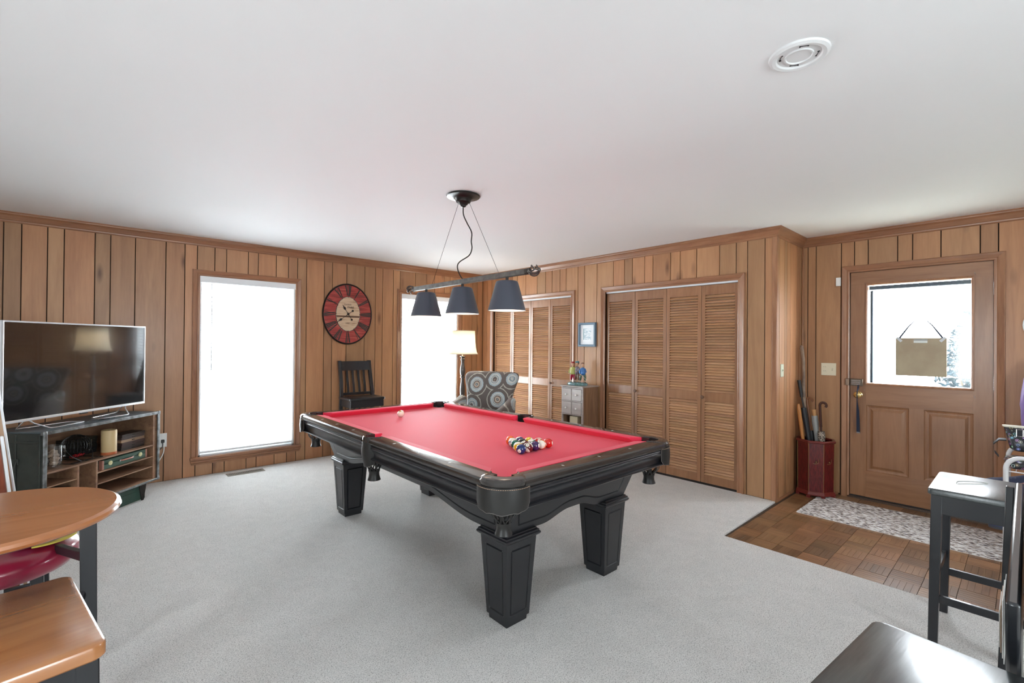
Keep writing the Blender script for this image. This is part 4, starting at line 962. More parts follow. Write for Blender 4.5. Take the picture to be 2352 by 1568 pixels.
# leaning boards at the left edge
t = thing('leaning_board', 'tall pale wood board with a white edge leaning at far left', 'board', (-.42, 3.42, 0), rad(4))
b = MB(); b.loft([[(x, y, z) for x, y in ((-.28+dx, 0), (.175+dx, 0), (.175+dx, .03), (-.28+dx, .03))] for dx, z in ((.035, 0), (-.115, 1.31))]); b.build('board', wood('pale_board', (.50, .33, .2), (.36, .21, .12), 2), t)
b = MB(); b.loft([[(x, y, z) for x, y in ((.175+dx, -.004), (.184+dx, -.004), (.184+dx, .034), (.175+dx, .034))] for dx, z in ((.035, 0), (-.115, 1.315))]); b.build('white_edge', WHITEP, t, bevel=.003)
t = thing('folding_panel', 'reddish wood framed panel leaning below the white-edged board', 'panel', (-.36, 3.18, 0), rad(4))
MAHO = wood('mahogany', (.30, .075, .035), (.16, .035, .02), 2, .25, 1.5, coat=.6)
def lean(z): return .022-.10*z
b = MB(); o_ = rrect(-.24, .125, 0, .935, .05, 6)
b.loft([[(x+lean(z), y, z) for x, z in o_] for y in (0, .022)]); b.build('frame', MAHO, t, bevel=.004)
o_ = rrect(-.19, .085, .06, .88, .03, 5)
b = MB().loft([[(x+lean(z), y, z) for x, z in o_] for y in (-.004, 0)]).build('inner_panel', mat('dark_inner_panel', (.05, .02, .015), .3), t)
b = MB(); b.loft([[(x+lean(z), y, z) for x, y in ((.127, -.002), (.138, -.002), (.138, .020), (.127, .020))] for z in (0, .5, .93)]); b.build('edge_strip', WHITEP, t, bevel=.004)

# ================================================================ TV STAND AND TELEVISION
AX = rad(46.3); SO = (-.228, 4.516, 0)
def SL(x, y, z=0):
    return (SO[0]+x*cos(AX)-y*sin(AX), SO[1]+x*sin(AX)+y*cos(AX), z)
OLIVE = mat('olive_metal', (.055, .062, .055), .5, .3, var=(7, (.035, .04, .036)), bump=(50, .15, .001)); BLUEG = mat('blue_grey_metal', (.10, .13, .15), .42, .3, var=(5, (.07, .09, .10)))
EDGE = mat('worn_metal_edge', (.30, .32, .33), .35, .8, var=(20, (.12, .12, .12)))
t = thing('media_cabinet', 'grey-green metal trunk cabinet on feet with open wood shelves', 'cabinet', SO, AX)
Wc, Dc, Zb, Zt = 1.010, .40, .140, .745
MB().box((0, .002, Zt-.012), (Wc, Dc, Zt)).build('top_panel', BLUEG, t, bevel=.003)
MB().box((0, .002, Zb), (.012, Dc, Zt-.012)).build('side_panel', OLIVE, t); MB().box((Wc-.012, .002, Zb), (Wc, Dc, Zt-.012)).build('side_panel', OLIVE, t)
MB().box((0, Dc-.012, Zb), (Wc, Dc, Zt-.012)).build('back_panel', OLIVE, t)
for a in ((-.004, -.005, Zt-.022, Wc+.004, .004, Zt+.002), (-.004, -.005, Zb-.003, Wc+.004, .004, Zb+.014)): MB().box(a[:3], a[3:]).build('edge_strip', EDGE, t, bevel=.002)
for x in (-.004, Wc-.022): MB().box((x, -.005, Zb), (x+.026, .004, Zt-.02)).build('edge_strip', EDGE, t, bevel=.002)
for x in (-.006, Wc-.020):
    for z in (Zt-.024, Zb-.004): MB().box((x, -.007, z), (x+.028, .02, z+.028)).build('corner_cap', EDGE, t, bevel=.005)
def wb_(a, c, nm='shelf'): MB().box(a, c).build(nm, SHELFW, t, bevel=.001, smooth=False)
wb_((.022, .004, Zb+.010), (Wc-.06, Dc-.014, Zb+.022), 'bottom_board'); wb_((.022, .006, .447), (.955, Dc-.014, .459)); wb_((.012, Dc-.026, Zb+.02), (Wc-.012, Dc-.013, Zt-.014), 'back_board')
wb_((.012, .004, Zb+.01), (.030, Dc-.014, Zt-.014), 'side_board'); wb_((.948, .004, Zb+.01), (.966, Dc-.014, Zt-.014), 'side_board'); wb_((.966, .010, Zb+.01), (Wc-.012, .022, Zt-.014), 'filler_board')
wb_((.250, .004, Zb+.02), (.264, Dc-.014, .447), 'divider'); wb_((.400, .004, Zb+.02), (.414, Dc-.014, .447), 'divider')
wb_((.414, .006, .349), (.948, Dc-.014, .358)); wb_((.414, .006, .262), (.948, Dc-.014, .271)); wb_((.030, .006, .352), (.250, Dc-.014, .360))
for x in (.120, .850):
    for y in (.012, Dc-.012):
        b = MB(); s = 1
        b.loft([[(x-w_, y-.004, z), (x+w_, y-.004, z), (x+w_, y+.004, z), (x-w_, y+.004, z)] for w_, z in ((.008, 0), (.012, .01), (.034, .128), (.036, .140))])
        for q in ((-.016, .115), (.016, .115), (0, .05)): b.lathe([(.005, 0), (.004, .003), (.0001, .004)], (0, 0, 0), 8, T=lambda a_, b_, c_, q=q, x=x, y=y: (x+q[0]+a_, y-.004-c_, q[1]+b_))
        b.build('foot', STEELD, t, ang=.4)
for k in range(3): MB().box((-.006, .02+.17*k, Zb+.01), (.0, .036+.17*k, Zt-.02)).build('side_rib', OLIVE, t, bevel=.002)
MB().box((-.006, .02, .665), (.0, Dc-.01, .68)).build('side_rib', OLIVE, t, bevel=.002)
MB().box((-.010, .17, .52), (-.001, .26, .56)).build('handle_plate', OLIVE, t, bevel=.003)
MB().tube([(-.008, .18, .545), (-.022, .178, .52), (-.024, .18, .475), (-.024, .25, .475), (-.022, .252, .52), (-.008, .25, .545)], .005, 6).build('handle', OLIVE, t)
# television
t = thing('television', 'flat television with a thin silver bezel on the metal cabinet', 'television', SL(.465, .17, Zt), AX)
x0, x1, z0, z1 = -.585, .578, .068, .762
MB().box((x0, 0, z0), (x1, .028, z1)).build('housing', mat('tv_white_back', (.7, .72, .75), .35), t, bevel=.003)
MB().box((x0+.010, -.0022, z0+.018), (x1-.010, .001, z1-.009)).build('screen', mat('tv_screen', (.006, .006, .007), .10, spec=.9, coat=.6), t, smooth=False)
b = MB(); prof = [(0, 0), (0, -.006), (.006, -.007), (.011, -.005), (.011, 0)]
b.loft([[(x0+q, d, z0+q*1.7) for q, d in prof], [(x1-q, d, z0+q*1.7) for q, d in prof], [(x1-q, d, z1-q) for q, d in prof], [(x0+q, d, z1-q) for q, d in prof], [(x0+q, d, z0+q*1.7) for q, d in prof]], caps=False)
b.build('bezel', mat('silver_bezel', (.75, .78, .82), .25, .5), t, ang=.3)
MB().box((-.35, .03, z0+.05), (.35, .075, .5)).build('rear_bulge', mat('tv_grey_back', (.2, .21, .22), .5), t, bevel=.01)
for s in (-1, 1):
    b = MB().tube([(s*.40, .02, z0+.01), (s*.375, -.005, .045), (s*.33, -.075, .006), (s*.30, -.082, .005), (s*.10, -.075, .005), (s*.07, -.07, .006), (s*.09, .02, .010), (s*.40, .10, .006), (s*.40, .03, z0+.01)], .0048, 8); b.build('foot', mat('silver_wire', (.75, .76, .78), .25, .8), t)
MB().box((-.03, -.004, z0-.010), (.03, .012, z0+.002)).build('sensor', INK, t)
# things in and on the cabinet
t = thing('glass_mug', 'clear glass mug full of corks on the upper cabinet shelf', 'mug', SL(.150, .085, .459), AX)
CG = glass_mat('clear_glass', (.93, .95, .96), .14, .05)
MB().lathe([(.0001, 0), (.046, 0), (.048, .006), (.046, .020), (.047, .165), (.044, .165), (.042, .022), (.0001, .018)], (0, 0, 0), 28).build('glass', CG, t, ang=.6)
MB().tube([(.045, 0, .150), (.075, 0, .145), (.085, 0, .110), (.078, 0, .065), (.045, 0, .050)], .006, 8).build('handle', CG, t)
CORK = mat('cork', (.62, .46, .34), .8, var=(60, (.42, .28, .18))); rs = random.Random(5); cm = MB().lathe([(.0001, -.02), (.011, -.02), (.011, .02), (.0001, .02)], (0, 0, 0), 10).mesh('cork', CORK)
for k in range(15):
    a = rs.random()*6.28; r_ = .018*math.sqrt(rs.random())+.002; put('cork', cm, t, (r_*cos(a), r_*sin(a), .038+.0058*k), (rs.uniform(.5, 1.5), rs.uniform(-.4, .4), rs.random()*6))
t = thing('bingo_cage', 'black wire bingo cage with red balls on the upper cabinet shelf', 'bingo cage', SL(.375, .140, .459), AX)
WR = mat('black_wire', (.012, .012, .012), .35); b = MB(); Rg = .088; zc = .108
for k in range(14):
    a = PI*k/14; b.tube([(Rg*cos(th)*cos(a)*1.05, Rg*cos(th)*sin(a), zc+Rg*sin(th)) for th in [2*PI*i/20 for i in range(21)]], .0016, 4)
for k in range(1, 8):
    th = -PI/2+PI*k/8; b.tube([(Rg*cos(th)*cos(a)*1.05, Rg*cos(th)*sin(a), zc+Rg*sin(th)) for a in [2*PI*i/20 for i in range(21)]], .0016, 4)
tag(b.build('cage', WR, t, ang=1.2), kind='stuff')
b = MB()
for s in (-1, 1):
    b.tube([(s*.045, -.085, .006), (s*.085, -.05, .05), (s*.095, 0, zc)], .0032, 6); b.tube([(s*.045, .085, .006), (s*.085, .05, .05), (s*.095, 0, zc)], .0032, 6)
b.build('legs_frame', WR, t); b = MB()
for y in (-.10, -.07, .10): b.tube([(-.12, y, .004), (.12, y, .004)], .003, 6)
for x in (-.12, .0, .12): b.tube([(x, -.10, .004), (x, .10, .004)], .003, 6)
b.build('base_frame', WR, t)
b = MB(); b.tube([(.095, 0, zc), (.125, 0, zc), (.125, 0, zc+.03)], .003, 6); b.build('crank', CHROME, t)
rbm = MB().ball((0, 0, 0), .009, 10, 6).mesh('bingo_ball', mat('red_plastic', (.55, .02, .03), .3))
for k in range(16): put('bingo_ball', rbm, t, (-.045+.0125*(k % 8), -.02+.018*(k//8), zc-.072+.002*(k % 3)))
t = thing('candle', 'cream pillar candle standing on the upper cabinet shelf', 'candle', SL(.585, .075, .459), AX)
CAN = mat('cream_wax', (.62, .46, .24), .45); MB().lathe([(.0001, 0), (.049, 0), (.051, .004), (.051, .188), (.047, .196), (.036, .190), (.0001, .180)], (0, 0, 0), 32).build('wax', CAN, t, ang=.8)
MB().lathe([(.0513, .001), (.0518, .004), (.0515, .022), (.0508, .022), (.0508, .001)], (0, 0, 0), 32, closed=True).build('rust_band', mat('rust_wax', (.5, .13, .04), .5), t)
MB().tube([(0, 0, .178), (.002, 0, .196)], .0014, 5).build('wick', INK, t)
tn_ = {0: (.03, .022, .02), 1: (.045, .03, .028), 2: (.06, .035, .032), 3: (.30, .19, .12), 4: (.05, .032, .03), 5: (.035, .024, .022)}
PL_ = ['bottom', 'second lowest', 'third lowest', 'fourth lowest', 'second highest', 'top']
for side, (cx, cy, w_, nm) in enumerate(((.800, .115, .235, 'right of'), (.552, .309, .23, 'left of'))):
    for k in range(6):
        col = tn_[k] if side == 0 else (.014+.003*k, .015+.002*k, .018)
        o = thing('flat_case', f'{"dark brown" if side == 0 else "black"} flat case, {PL_[k]} of the stack {nm} the cream candle' if not (side == 0 and k == 3) else 'tan flat case in the brown stack right of the cream candle', 'case', SL(cx+.004*((k*7) % 3-1), cy, .459+.0222*k), AX, 'flat cases on the cabinet shelf')
        mm_ = mat('case_finish', col, .4, bump=(50, .1, .001))
        MB().box((-w_/2, -.06, 0), (w_/2, .06, .0105)).build('base', mm_, o, bevel=.0015); MB().box((-w_/2, -.06, .0112), (w_/2, .06, .0215)).build('lid', mm_, o, bevel=.0015)
        MB().box((-.012, -.0625, .007), (.012, -.0595, .015)).build('clasp', STEELD, o)
t = thing('suitcase', 'small green suitcase with round brass locks on the middle shelf', 'suitcase', SL(.690, .150, .358), AX)
GRN = mat('green_leatherette', (.035, .085, .055), .45, bump=(120, .15, .001)); w_, d_, h_ = .43, .25, .074
MB().box((-w_/2, -d_/2, 0), (w_/2, d_/2, h_*.55)).build('base', GRN, t, bevel=.004); MB().box((-w_/2, -d_/2, h_*.57), (w_/2, d_/2, h_)).build('lid', GRN, t, bevel=.004)
PINKL = mat('pink_tan_leather', (.42, .19, .14), .5)
for s in (-1, 1):
    MB().box((s*(w_/2-.006)-.008, -d_/2-.002, 0), (s*(w_/2-.006)+.008, -d_/2+.03, h_)).build('corner_trim', PINKL, t, bevel=.002)
    MB().lathe([(.018, 0), (.018, .004), (.014, .006), (.012, .004), (.0001, .0045)], (0, 0, 0), 20, T=lambda x, y, z, s=s: (s*.145+x, -d_/2-z, h_*.55+y)).build('round_lock', mat('pale_brass', (.62, .58, .32), .35, .3), t)
    MB().box((s*.062-.008, -d_/2-.012, h_*.45), (s*.062+.008, -d_/2, h_*.65)).build('handle_loop', CHROME, t, bevel=.001)
MB().tube([(-.06, -d_/2-.008, h_*.55), (-.045, -d_/2-.018, h_*.53), (.045, -d_/2-.018, h_*.53), (.06, -d_/2-.008, h_*.55)], .006, 8).build('handle', PINKL, t)
t = thing('media_box', 'black media box with a silver front line in the lower cabinet bay', 'electronics', SL(.140, .16, Zb+.022), AX)
MB().box((-.10, -.12, 0), (.10, .12, .145)).build('case', BLACKT, t, bevel=.004); MB().box((-.095, -.122, .115), (.095, -.119, .121)).build('silver_line', EDGE, t)
t = thing('ammo_box', 'low green wooden box on the carpet under the metal cabinet', 'box', SL(.76, .18, 0), AX)
GB = mat('green_paint', (.03, .075, .055), .45, var=(8, (.022, .055, .04))); MB().box((-.15, -.14, 0), (.15, .14, .085)).build('body', GB, t, bevel=.003); MB().box((-.155, -.145, .087), (.155, .145, .122)).build('lid', GB, t, bevel=.003)
t = thing('wire_tangle', 'thin dark cable lying on top of the metal cabinet', 'cable', SL(.46, .07, Zt+.003), AX)
MB().tube(spline([(-.06, .01, 0), (0, .03, 0), (.08, -.01, .002), (.12, .0, 0), (.06, .015, .004), (.02, -.01, 0), (.15, -.02, 0)]), .0022, 6).build('cord', INK, t)
t = thing('power_cable', 'black plug with black and white cords at the wall outlet', 'cable', WL(.545, .2, .02))
MB().cbox((0, 0, 0), (.026, .02, .03), lambda x, y, z: WL(.540+x, .395+z, .018+y)).build('plug', INK, t, world=True, bevel=.004)
MB().tube(spline([WL(.540, .385, .022), WL(.535, .34, .028), WL(.50, .30, .03), WL(.475, .24, .03), WL(.50, .17, .028), WL(.49, .11, .03), WL(.40, .08, .03)]), .004, 6).build('black_cord', INK, t, world=True)
MB().tube(spline([WL(.550, .35, .02), WL(.545, .29, .03), WL(.52, .23, .034), WL(.49, .2, .03), WL(.38, .18, .03)]), .0045, 6).build('white_cord', WHITEM, t, world=True)

# ================================================================ CORNER: ARMCHAIR, FLOOR LAMP, SMALL CABINET
def medallion():
    m, n, p = nt('medallion_upholstery'); L = n.links.new; tc = n.nodes.new('ShaderNodeTexCoord')
    mp = n.nodes.new('ShaderNodeMapping'); mp.inputs['Scale'].default_value = (1, .35, 1); L(tc.outputs['Object'], mp.inputs[0])
    v = n.nodes.new('ShaderNodeTexVoronoi'); v.inputs['Scale'].default_value = 3.5; v.inputs['Randomness'].default_value = .5; L(mp.outputs[0], v.inputs['Vector'])
    r = n.nodes.new('ShaderNodeValToRGB'); r.color_ramp.interpolation = 'CONSTANT'; E_ = r.color_ramp.elements
    stops = [(0, (.33, .42, .48)), (.07, (.16, .13, .11)), (.105, (.55, .50, .42)), (.135, (.42, .27, .19)), (.165, (.13, .10, .09)), (.20, (.50, .50, .47)), (.235, (.20, .26, .30)), (.26, (.58, .58, .54)), (.30, (.40, .47, .50)), (.365, (.13, .105, .095)), (.50, (.45, .43, .37)), (.54, (.13, .105, .095))]
    E_[0].position = 0; E_[0].color = (*stops[0][1], 1); E_[1].position = stops[1][0]; E_[1].color = (*stops[1][1], 1)
    for a, c in stops[2:]: x = E_.new(a); x.color = (*c, 1)
    t1 = n.nodes.new('ShaderNodeTexNoise'); t1.inputs['Scale'].default_value = 40; L(tc.outputs['Object'], t1.inputs['Vector'])
    ma = n.nodes.new('ShaderNodeMath'); ma.operation = 'MULTIPLY_ADD'; ma.inputs[1].default_value = .06; L(t1.outputs[0], ma.inputs[0]); L(v.outputs['Distance'], ma.inputs[2])
    L(ma.outputs[0], r.inputs[0]); L(r.outputs[0], p.inputs['Base Color']); p.inputs['Roughness'].default_value = .8; p.inputs['Sheen Weight'].default_value = .2
    return m
UPH = medallion()
t = thing('armchair', 'upholstered armchair with grey and brown medallion fabric in the corner', 'armchair', (3.510, 4.470, 0), rad(206+90))
# local: -y is the front... the chair faces local -y
def soft(b, c, d, T=None): return b.cbox(c, d, T)
b = MB()
rings = []
for z, w_, yb, th in ((.30, .285, .255, .13), (.45, .288, .262, .13), (.62, .300, .285, .13), (.74, .318, .305, .125), (.84, .345, .330, .12), (.91, .372, .350, .12), (.965, .380, .368, .115), (1.005, .362, .385, .095), (1.024, .32, .395, .05)):
    n_ = 14; ring = []
    for i in range(n_+1):
        x = -w_+2*w_*i/n_; ring.append((x, yb-th/2-.028*(abs(x)/w_)**3*(-1), z))
    for i in range(n_+1):
        x = w_-2*w_*i/n_; ring.append((x, yb+th/2-.02*(abs(x)/w_)**4, z))
    rings.append(ring)
b.loft(rings); o = b.build('backrest', UPH, t, ang=1.4, subd=1)
MB().box((-.275, -.34, .30), (.275, .20, .455)).build('seat_cushion', UPH, t, bevel=.04)
MB().box((-.31, -.31, .16), (.31, .30, .30)).build('seat_frame', UPH, t, bevel=.02)
for s in (-1, 1):
    b = MB(); b.loft([[(s*(.335+q[0]), y, q[1]) for q in ((-.055, .18), (.045, .18), (.050, zt_-.10), (.070, zt_-.05), (.055, zt_-.01), (.005, zt_), (-.045, zt_-.015), (-.058, zt_-.06), (-.052, zt_-.10))] for y, zt_ in ((-.33, .60), (-.20, .625), (0, .655), (.16, .70), (.27, .76))]); b.build('arm', UPH, t, ang=1.2, subd=1)
for sx in (-1, 1):
    for y in (-.27, .27): MB().taper((sx*.27, y, 0), (.028, .028), (sx*.26, y, .165), (.045, .045)).build('leg', STEELD, t)
# floor lamp
t = thing('floor_lamp', 'lit floor lamp with a cream bell shade in the room corner', 'lamp', (3.795, 5.20, 0))
LB_ = mat('grey_brown_turning', (.075, .062, .055), .32, .2, coat=.3)
MB().lathe([(.0001, 0), (.15, 0), (.152, .012), (.13, .026), (.06, .04), (.035, .07), (.030, .12), (.024, .16)] + [(.022, .20), (.034, .24), (.040, .30), (.030, .40), (.020, .50), (.017, .58), (.026, .60), (.018, .615)][:], (0, 0, 0), 28).build('base', LB_, t)
MB().lathe([(.018, .61), (.028, .66), (.036, .72), (.034, .78), (.022, .87), (.021, .905), (.034, .915), (.034, .925), (.022, .932), (.030, .950), (.037, .985), (.036, 1.03), (.024, 1.09), (.022, 1.14), (.030, 1.165), (.022, 1.178), (.024, 1.192), (.040, 1.200), (.040, 1.207), (.012, 1.210), (.0001, 1.21)], (0, 0, 0), 28).build('turned_post', LB_, t)
MB().tube([(0, 0, 1.20), (0, 0, 1.30)], .008, 8).build('stem', BRASS, t)
b = MB(); ring = []; n_ = 48
for r_, z in ((.208, 1.235), (.194, 1.262), (.180, 1.32), (.172, 1.40), (.168, 1.48), (.164, 1.552)):
    ring.append([(r_*(1-.018*abs(sin(4*a))**.5*(1))*cos(a), r_*(1-.018*abs(sin(4*a))**.5)*sin(a), z) for a in [2*PI*i/n_ for i in range(n_)]])
b.loft(ring, caps=False)
m, n, p = nt('cream_shade_fabric'); L = n.links.new; n.nodes.remove(p); df = n.nodes.new('ShaderNodeBsdfDiffuse'); df.inputs[0].default_value = (.85, .80, .70, 1); tl = n.nodes.new('ShaderNodeBsdfTranslucent'); tl.inputs[0].default_value = (.90, .83, .70, 1)
mx = n.nodes.new('ShaderNodeMixShader'); mx.inputs[0].default_value = .55; L(df.outputs[0], mx.inputs[1]); L(tl.outputs[0], mx.inputs[2]); L(mx.outputs[0], n.nodes['Material Output'].inputs[0])
sh2 = b.build('shade', m, t, ang=1.2); md = sh2.modifiers.new('solid', 'SOLIDIFY'); md.thickness = .0015
for r_, z in ((.208, 1.236), (.165, 1.552)):
    MB().lathe([(r_-.001, z-.004), (r_+.002, z-.004), (r_+.002, z+.004), (r_-.001, z+.004)], (0, 0, 0), 48, closed=True).build('shade_trim', mat('cream_trim', (.7, .6, .45), .6), sh2)
for k in range(3): a = 2*PI*k/3; MB().tube([(0, 0, 1.548), (.164*cos(a), .164*sin(a), 1.552)], .002, 5).build('shade_spider', BRASS, sh2)
MB().lathe([(.004, 1.545), (.008, 1.556), (.004, 1.566), (.0001, 1.575)], (0, 0, 0), 10).build('finial', BRASS, t)
MB().ball((0, 0, 1.38), (.03, .03, .042), 16, 10).build('bulb', mat('lit_lamp_bulb', (1, .9, .8), .5, emit=((1, .88, .72), 75)), t)
MB().tube([(0, 0, 1.29), (0, 0, 1.345)], .013, 10).build('socket', BRASS, t)
# small chest of drawers
t = thing('apothecary_chest', 'narrow wooden chest with four small drawers between the closets', 'chest', (4.22, 3.605, 0), 0)
CHW = wood('chest_wood', (.30, .17, .095), (.15, .075, .045), 2, .4, 1.5); GLAREW = wood('glare_grey_wood', (.42, .36, .33), (.32, .26, .24), 1, .35, 1.3)  # second wood: glare put into the colour as grey over brown chest wood
d_ = .29
for a, c, nm in (((.0, -.160, .02), (d_, -.148, .878), 'side_panel'), ((.0, .148, .02), (d_, .160, .878), 'side_panel'), ((d_-.01, -.148, .02), (d_, .148, .878), 'back_panel')): MB().box(a, c).build(nm, CHW, t, smooth=False)
MB().box((-.016, -.172, .878), (d_+.006, .172, .892)).build('top_board', GLAREW, t, bevel=.003)
b = MB()
for z in (.866, .711, .552, .40, .06): b.box((.0, -.148, z-.006), (.018, .148, z+.006))
for a in (-.154, .154): b.box((-.001, a-.008, .02), (.02, a+.008, .878))
b.box((0, -.006, .546), (.018, .006, .87)); b.build('face_frame', GLAREW, t, smooth=False)
for y0_, y1_ in ((-.146, -.006), (.006, .146)):
    for z0_, z1_ in ((.559, .704), (.718, .859)):
        dr = MB().box((-.006, y0_+.003, z0_+.002), (.012, y1_-.003, z1_-.002)).build('drawer', GLAREW, t, bevel=.002)
        MB().lathe([(.0045, 0), (.0045, .010), (.0115, .014), (.012, .020), (.008, .025), (.0001, .026)], (0, 0, 0), 14, T=lambda x, y, z, y_=(y0_+y1_)/2, z_=(z0_+z1_)/2: (-.006-z, y_+x, z_+y)).build('knob', mat('white_porcelain', (.82, .80, .76), .15), dr)
MB().box((.02, -.148, .40), (d_-.01, .148, .41)).build('inner_shelf', CHW, t); MB().box((.0, -.146, .075), (.014, .146, .392)).build('lower_door', GLAREW, t, bevel=.002)
MB().box((.03, -.06, .41), (.12, .06, .53)).build('basket', mat('pale_wicker', (.55, .45, .30), .7), t, bevel=.006)
for y in (-.148, .148):
    for x in (.01, d_-.015): MB().box((x-.010, y-.012, 0), (x+.012, y+.012, .03)).build('foot', CHW, t)
# golfer figurine
t = thing('golfer_figurine', 'painted figurine of three golfers on a green base on the chest', 'figurine', (4.345, 3.630, .892), rad(-90+12))
GBS = mat('glazed_green_base', (.05, .14, .10), .18, coat=.5, var=(40, (.20, .34, .40)))
b = MB(); rings = []
for q, z in ((1.0, 0), (1.06, .010), (1.03, .022), (.92, .030), (.6, .034)):
    rings.append([((.125*cos(a))*q+.004*sin(5*a), (.055+.006*sin(3*a+1))*sin(a)*q, z+.003*sin(4*a)*(q < 1)) for a in [2*PI*i/28 for i in range(28)]])
b.loft(rings).build('base', GBS, t, ang=1)
SKIN = mat('painted_skin', (.62, .36, .22), .3, coat=.3)
def golfer(x, y, rz, top, pants, cap, hair, hgt, club, belly=1.0, spread=.012):
    R3 = Matrix.Translation((x, y, .030)) @ Matrix.Rotation(rz, 4, 'Z') @ Matrix.Scale(hgt*1.24, 4); T = lambda a, b_, c: tuple(R3 @ Vector((a, b_, c)))
    def rg(b, rows, n_=14):
        b.loft([[T(cx+rx*cos(q), cy+ry*sin(q), z) for q in [2*PI*i/n_ for i in range(n_)]] for cx, cy, rx, ry, z in rows])
    b = MB()                                              # head, neck and hands: one skin mesh
    rg(b, [(0, 0, .006, .006, .148), (0, 0, .007, .007, .158), (0, -.001, .011, .012, .164), (0, -.001, .0145, .016, .176), (0, 0, .0145, .0165, .186), (0, .001, .010, .012, .196), (0, .001, .003, .004, .200)])
    b.tube([T(0, -.016, .180), T(0, -.021, .176), T(0, -.016, .174)], [.001, .003, .001], 6)
    for s in (-1, 1): b.ball(T(s*.0145, .001, .179), .0032, 6, 5)
    g_ = b.build('golfer', SKIN, t, ang=1.2)
    b = MB()
    for s in (-1, 1):
        b.tube([T(s*spread*.8, 0, .088), T(s*(spread+.003), -.002, .06), T(s*(spread+.005), 0, .036), T(s*(spread+.006), .002, .024)], [.0155*belly, .0165, .0135, .0075], 10)
    b.build('breeches', mat('painted_breeches', pants, .25, coat=.4), g_, ang=1.2)
    b = MB()
    for s in (-1, 1): b.tube([T(s*(spread+.006), .002, .028), T(s*(spread+.006), .001, .006)], [.0058, .0052], 8)
    b.build('socks', mat('painted_socks', (.3, .28, .22), .3), g_); b = MB()
    for s in (-1, 1): b.ball(T(s*(spread+.007), -.006, .004), (.0065, .012, .0055), 8, 6)
    b.build('shoes', mat('painted_shoes', (.03, .02, .02), .2), g_); b = MB()
    rg(b, [(0, 0, .021*belly, .017*belly, .078), (0, -.002, .025*belly, .022*belly, .092), (0, -.003, .024*belly, .022*belly, .108), (0, 0, .023, .016, .128), (0, .0, .025, .014, .142), (0, 0, .012, .010, .150), (0, 0, .007, .007, .153)])
    hx_, hy_, hz_ = club[0]
    for s, el in ((-1, (-.034, -.008, .108)), (1, (.034, -.008, .110))):
        b.tube([T(s*.021, 0, .141), T(*el), T(hx_+s*.006, hy_, hz_+.004)], [.0085, .0075, .0052], 8)
    b.build('jumper', mat('painted_jumper', top, .25, coat=.4), g_, ang=1.2)
    b = MB()
    for s in (-1, 1): b.ball(T(hx_+s*.003, hy_-.002, hz_), (.0052, .0052, .006), 8, 6)
    b.build('hands', SKIN, g_)
    if cap:
        b = MB(); rg(b, [(0, .001, .0165, .018, .187), (0, .001, .020, .021, .193), (0, .001, .018, .019, .199), (0, .001, .006, .006, .203)]); rg(b, [(0, -.014, .013, .011, .187), (0, -.015, .012, .010, .190)]); b.build('flat_cap', mat('painted_cap', cap, .3), g_, ang=1)
    b = MB(); rg(b, [(0, .005, .0142, .0135, .172), (0, .004, .0162, .0165, .184), (0, .003, .0145, .0155, .194), (0, .002, .006, .007, .2015)]); b.build('hair', mat('painted_hair', hair, .5), g_, ang=1)
    b = MB(); a_, c_ = club[0], club[1]; b.tube([T(*a_), T(*c_)], .0016, 6); b.ball(T(*c_), (.006, .003, .004), 8, 5); b.build('golf_club', mat('painted_steel', (.6, .58, .52), .3, .5), g_)
golfer(-.062, 0, rad(10), (.45, .45, .14), (.32, .004, .03), (.30, .01, .01), (.02, .015, .012), 1.0, ((-.03, -.018, .085), (-.06, -.02, .10)), 1.25, .010)
golfer(-.008, .010, rad(-15), (.16, .13, .16), (.20, .10, .06), (.12, .26, .30), (.05, .03, .02), 1.03, ((.01, -.024, .105), (-.02, -.03, .005)))
golfer(.072, .0, rad(35), (.05, .20, .52), (.09, .14, .09), None, (.12, .05, .03), .97, ((-.024, -.022, .085), (.03, -.035, .035)), 1.15, .018)

# ================================================================ ENTRY: UMBRELLA STAND, RUG, RACK
UC = (5.088, 1.345)
t = thing('umbrella_stand', 'octagonal dark red umbrella stand with gold edging by the entry door', 'umbrella stand', (UC[0], UC[1], ZP))
m, n, p = nt('red_lacquer'); L = n.links.new; tc = n.nodes.new('ShaderNodeTexCoord'); tn = n.nodes.new('ShaderNodeTexNoise'); mp = n.nodes.new('ShaderNodeMapping'); mp.inputs['Scale'].default_value = (30, 30, 4); L(tc.outputs['Object'], mp.inputs[0]); L(mp.outputs[0], tn.inputs['Vector'])
r = n.nodes.new('ShaderNodeValToRGB'); e = r.color_ramp.elements; e[0].position = .35; e[0].color = (.055, .004, .006, 1); e[1].position = .7; e[1].color = (.16, .013, .013, 1); L(tn.outputs[0], r.inputs[0]); L(r.outputs[0], p.inputs['Base Color']); p.inputs['Roughness'].default_value = .3; p.inputs['Coat Weight'].default_value = .3; REDL = m
def octo(r_, z, off_=0): return [(r_*cos(rad(-5+45*i)), r_*sin(rad(-5+45*i)), z) for i in range(8)]
Rb, Rt_ = .152, .156
for i in range(8):
    a0, a1 = rad(-5+45*i), rad(40+45*i); b = MB(); P4 = [(Rb*cos(a0), Rb*sin(a0), .055), (Rb*cos(a1), Rb*sin(a1), .055), (Rt_*cos(a1), Rt_*sin(a1), .505), (Rt_*cos(a0), Rt_*sin(a0), .505)]
    b.add(P4, [(0, 1, 2, 3)]); k = .93; b.add([(x*k, y*k, z) for x, y, z in P4], [(3, 2, 1, 0)]); b.build('side_panel', REDL, t, smooth=False)
    MB().tube([(Rb*cos(a0), Rb*sin(a0), .055), (Rt_*cos(a0), Rt_*sin(a0), .505)], .0018, 5).build('gold_edge', mat('dull_gold', (.30, .20, .07), .4, .4), t)
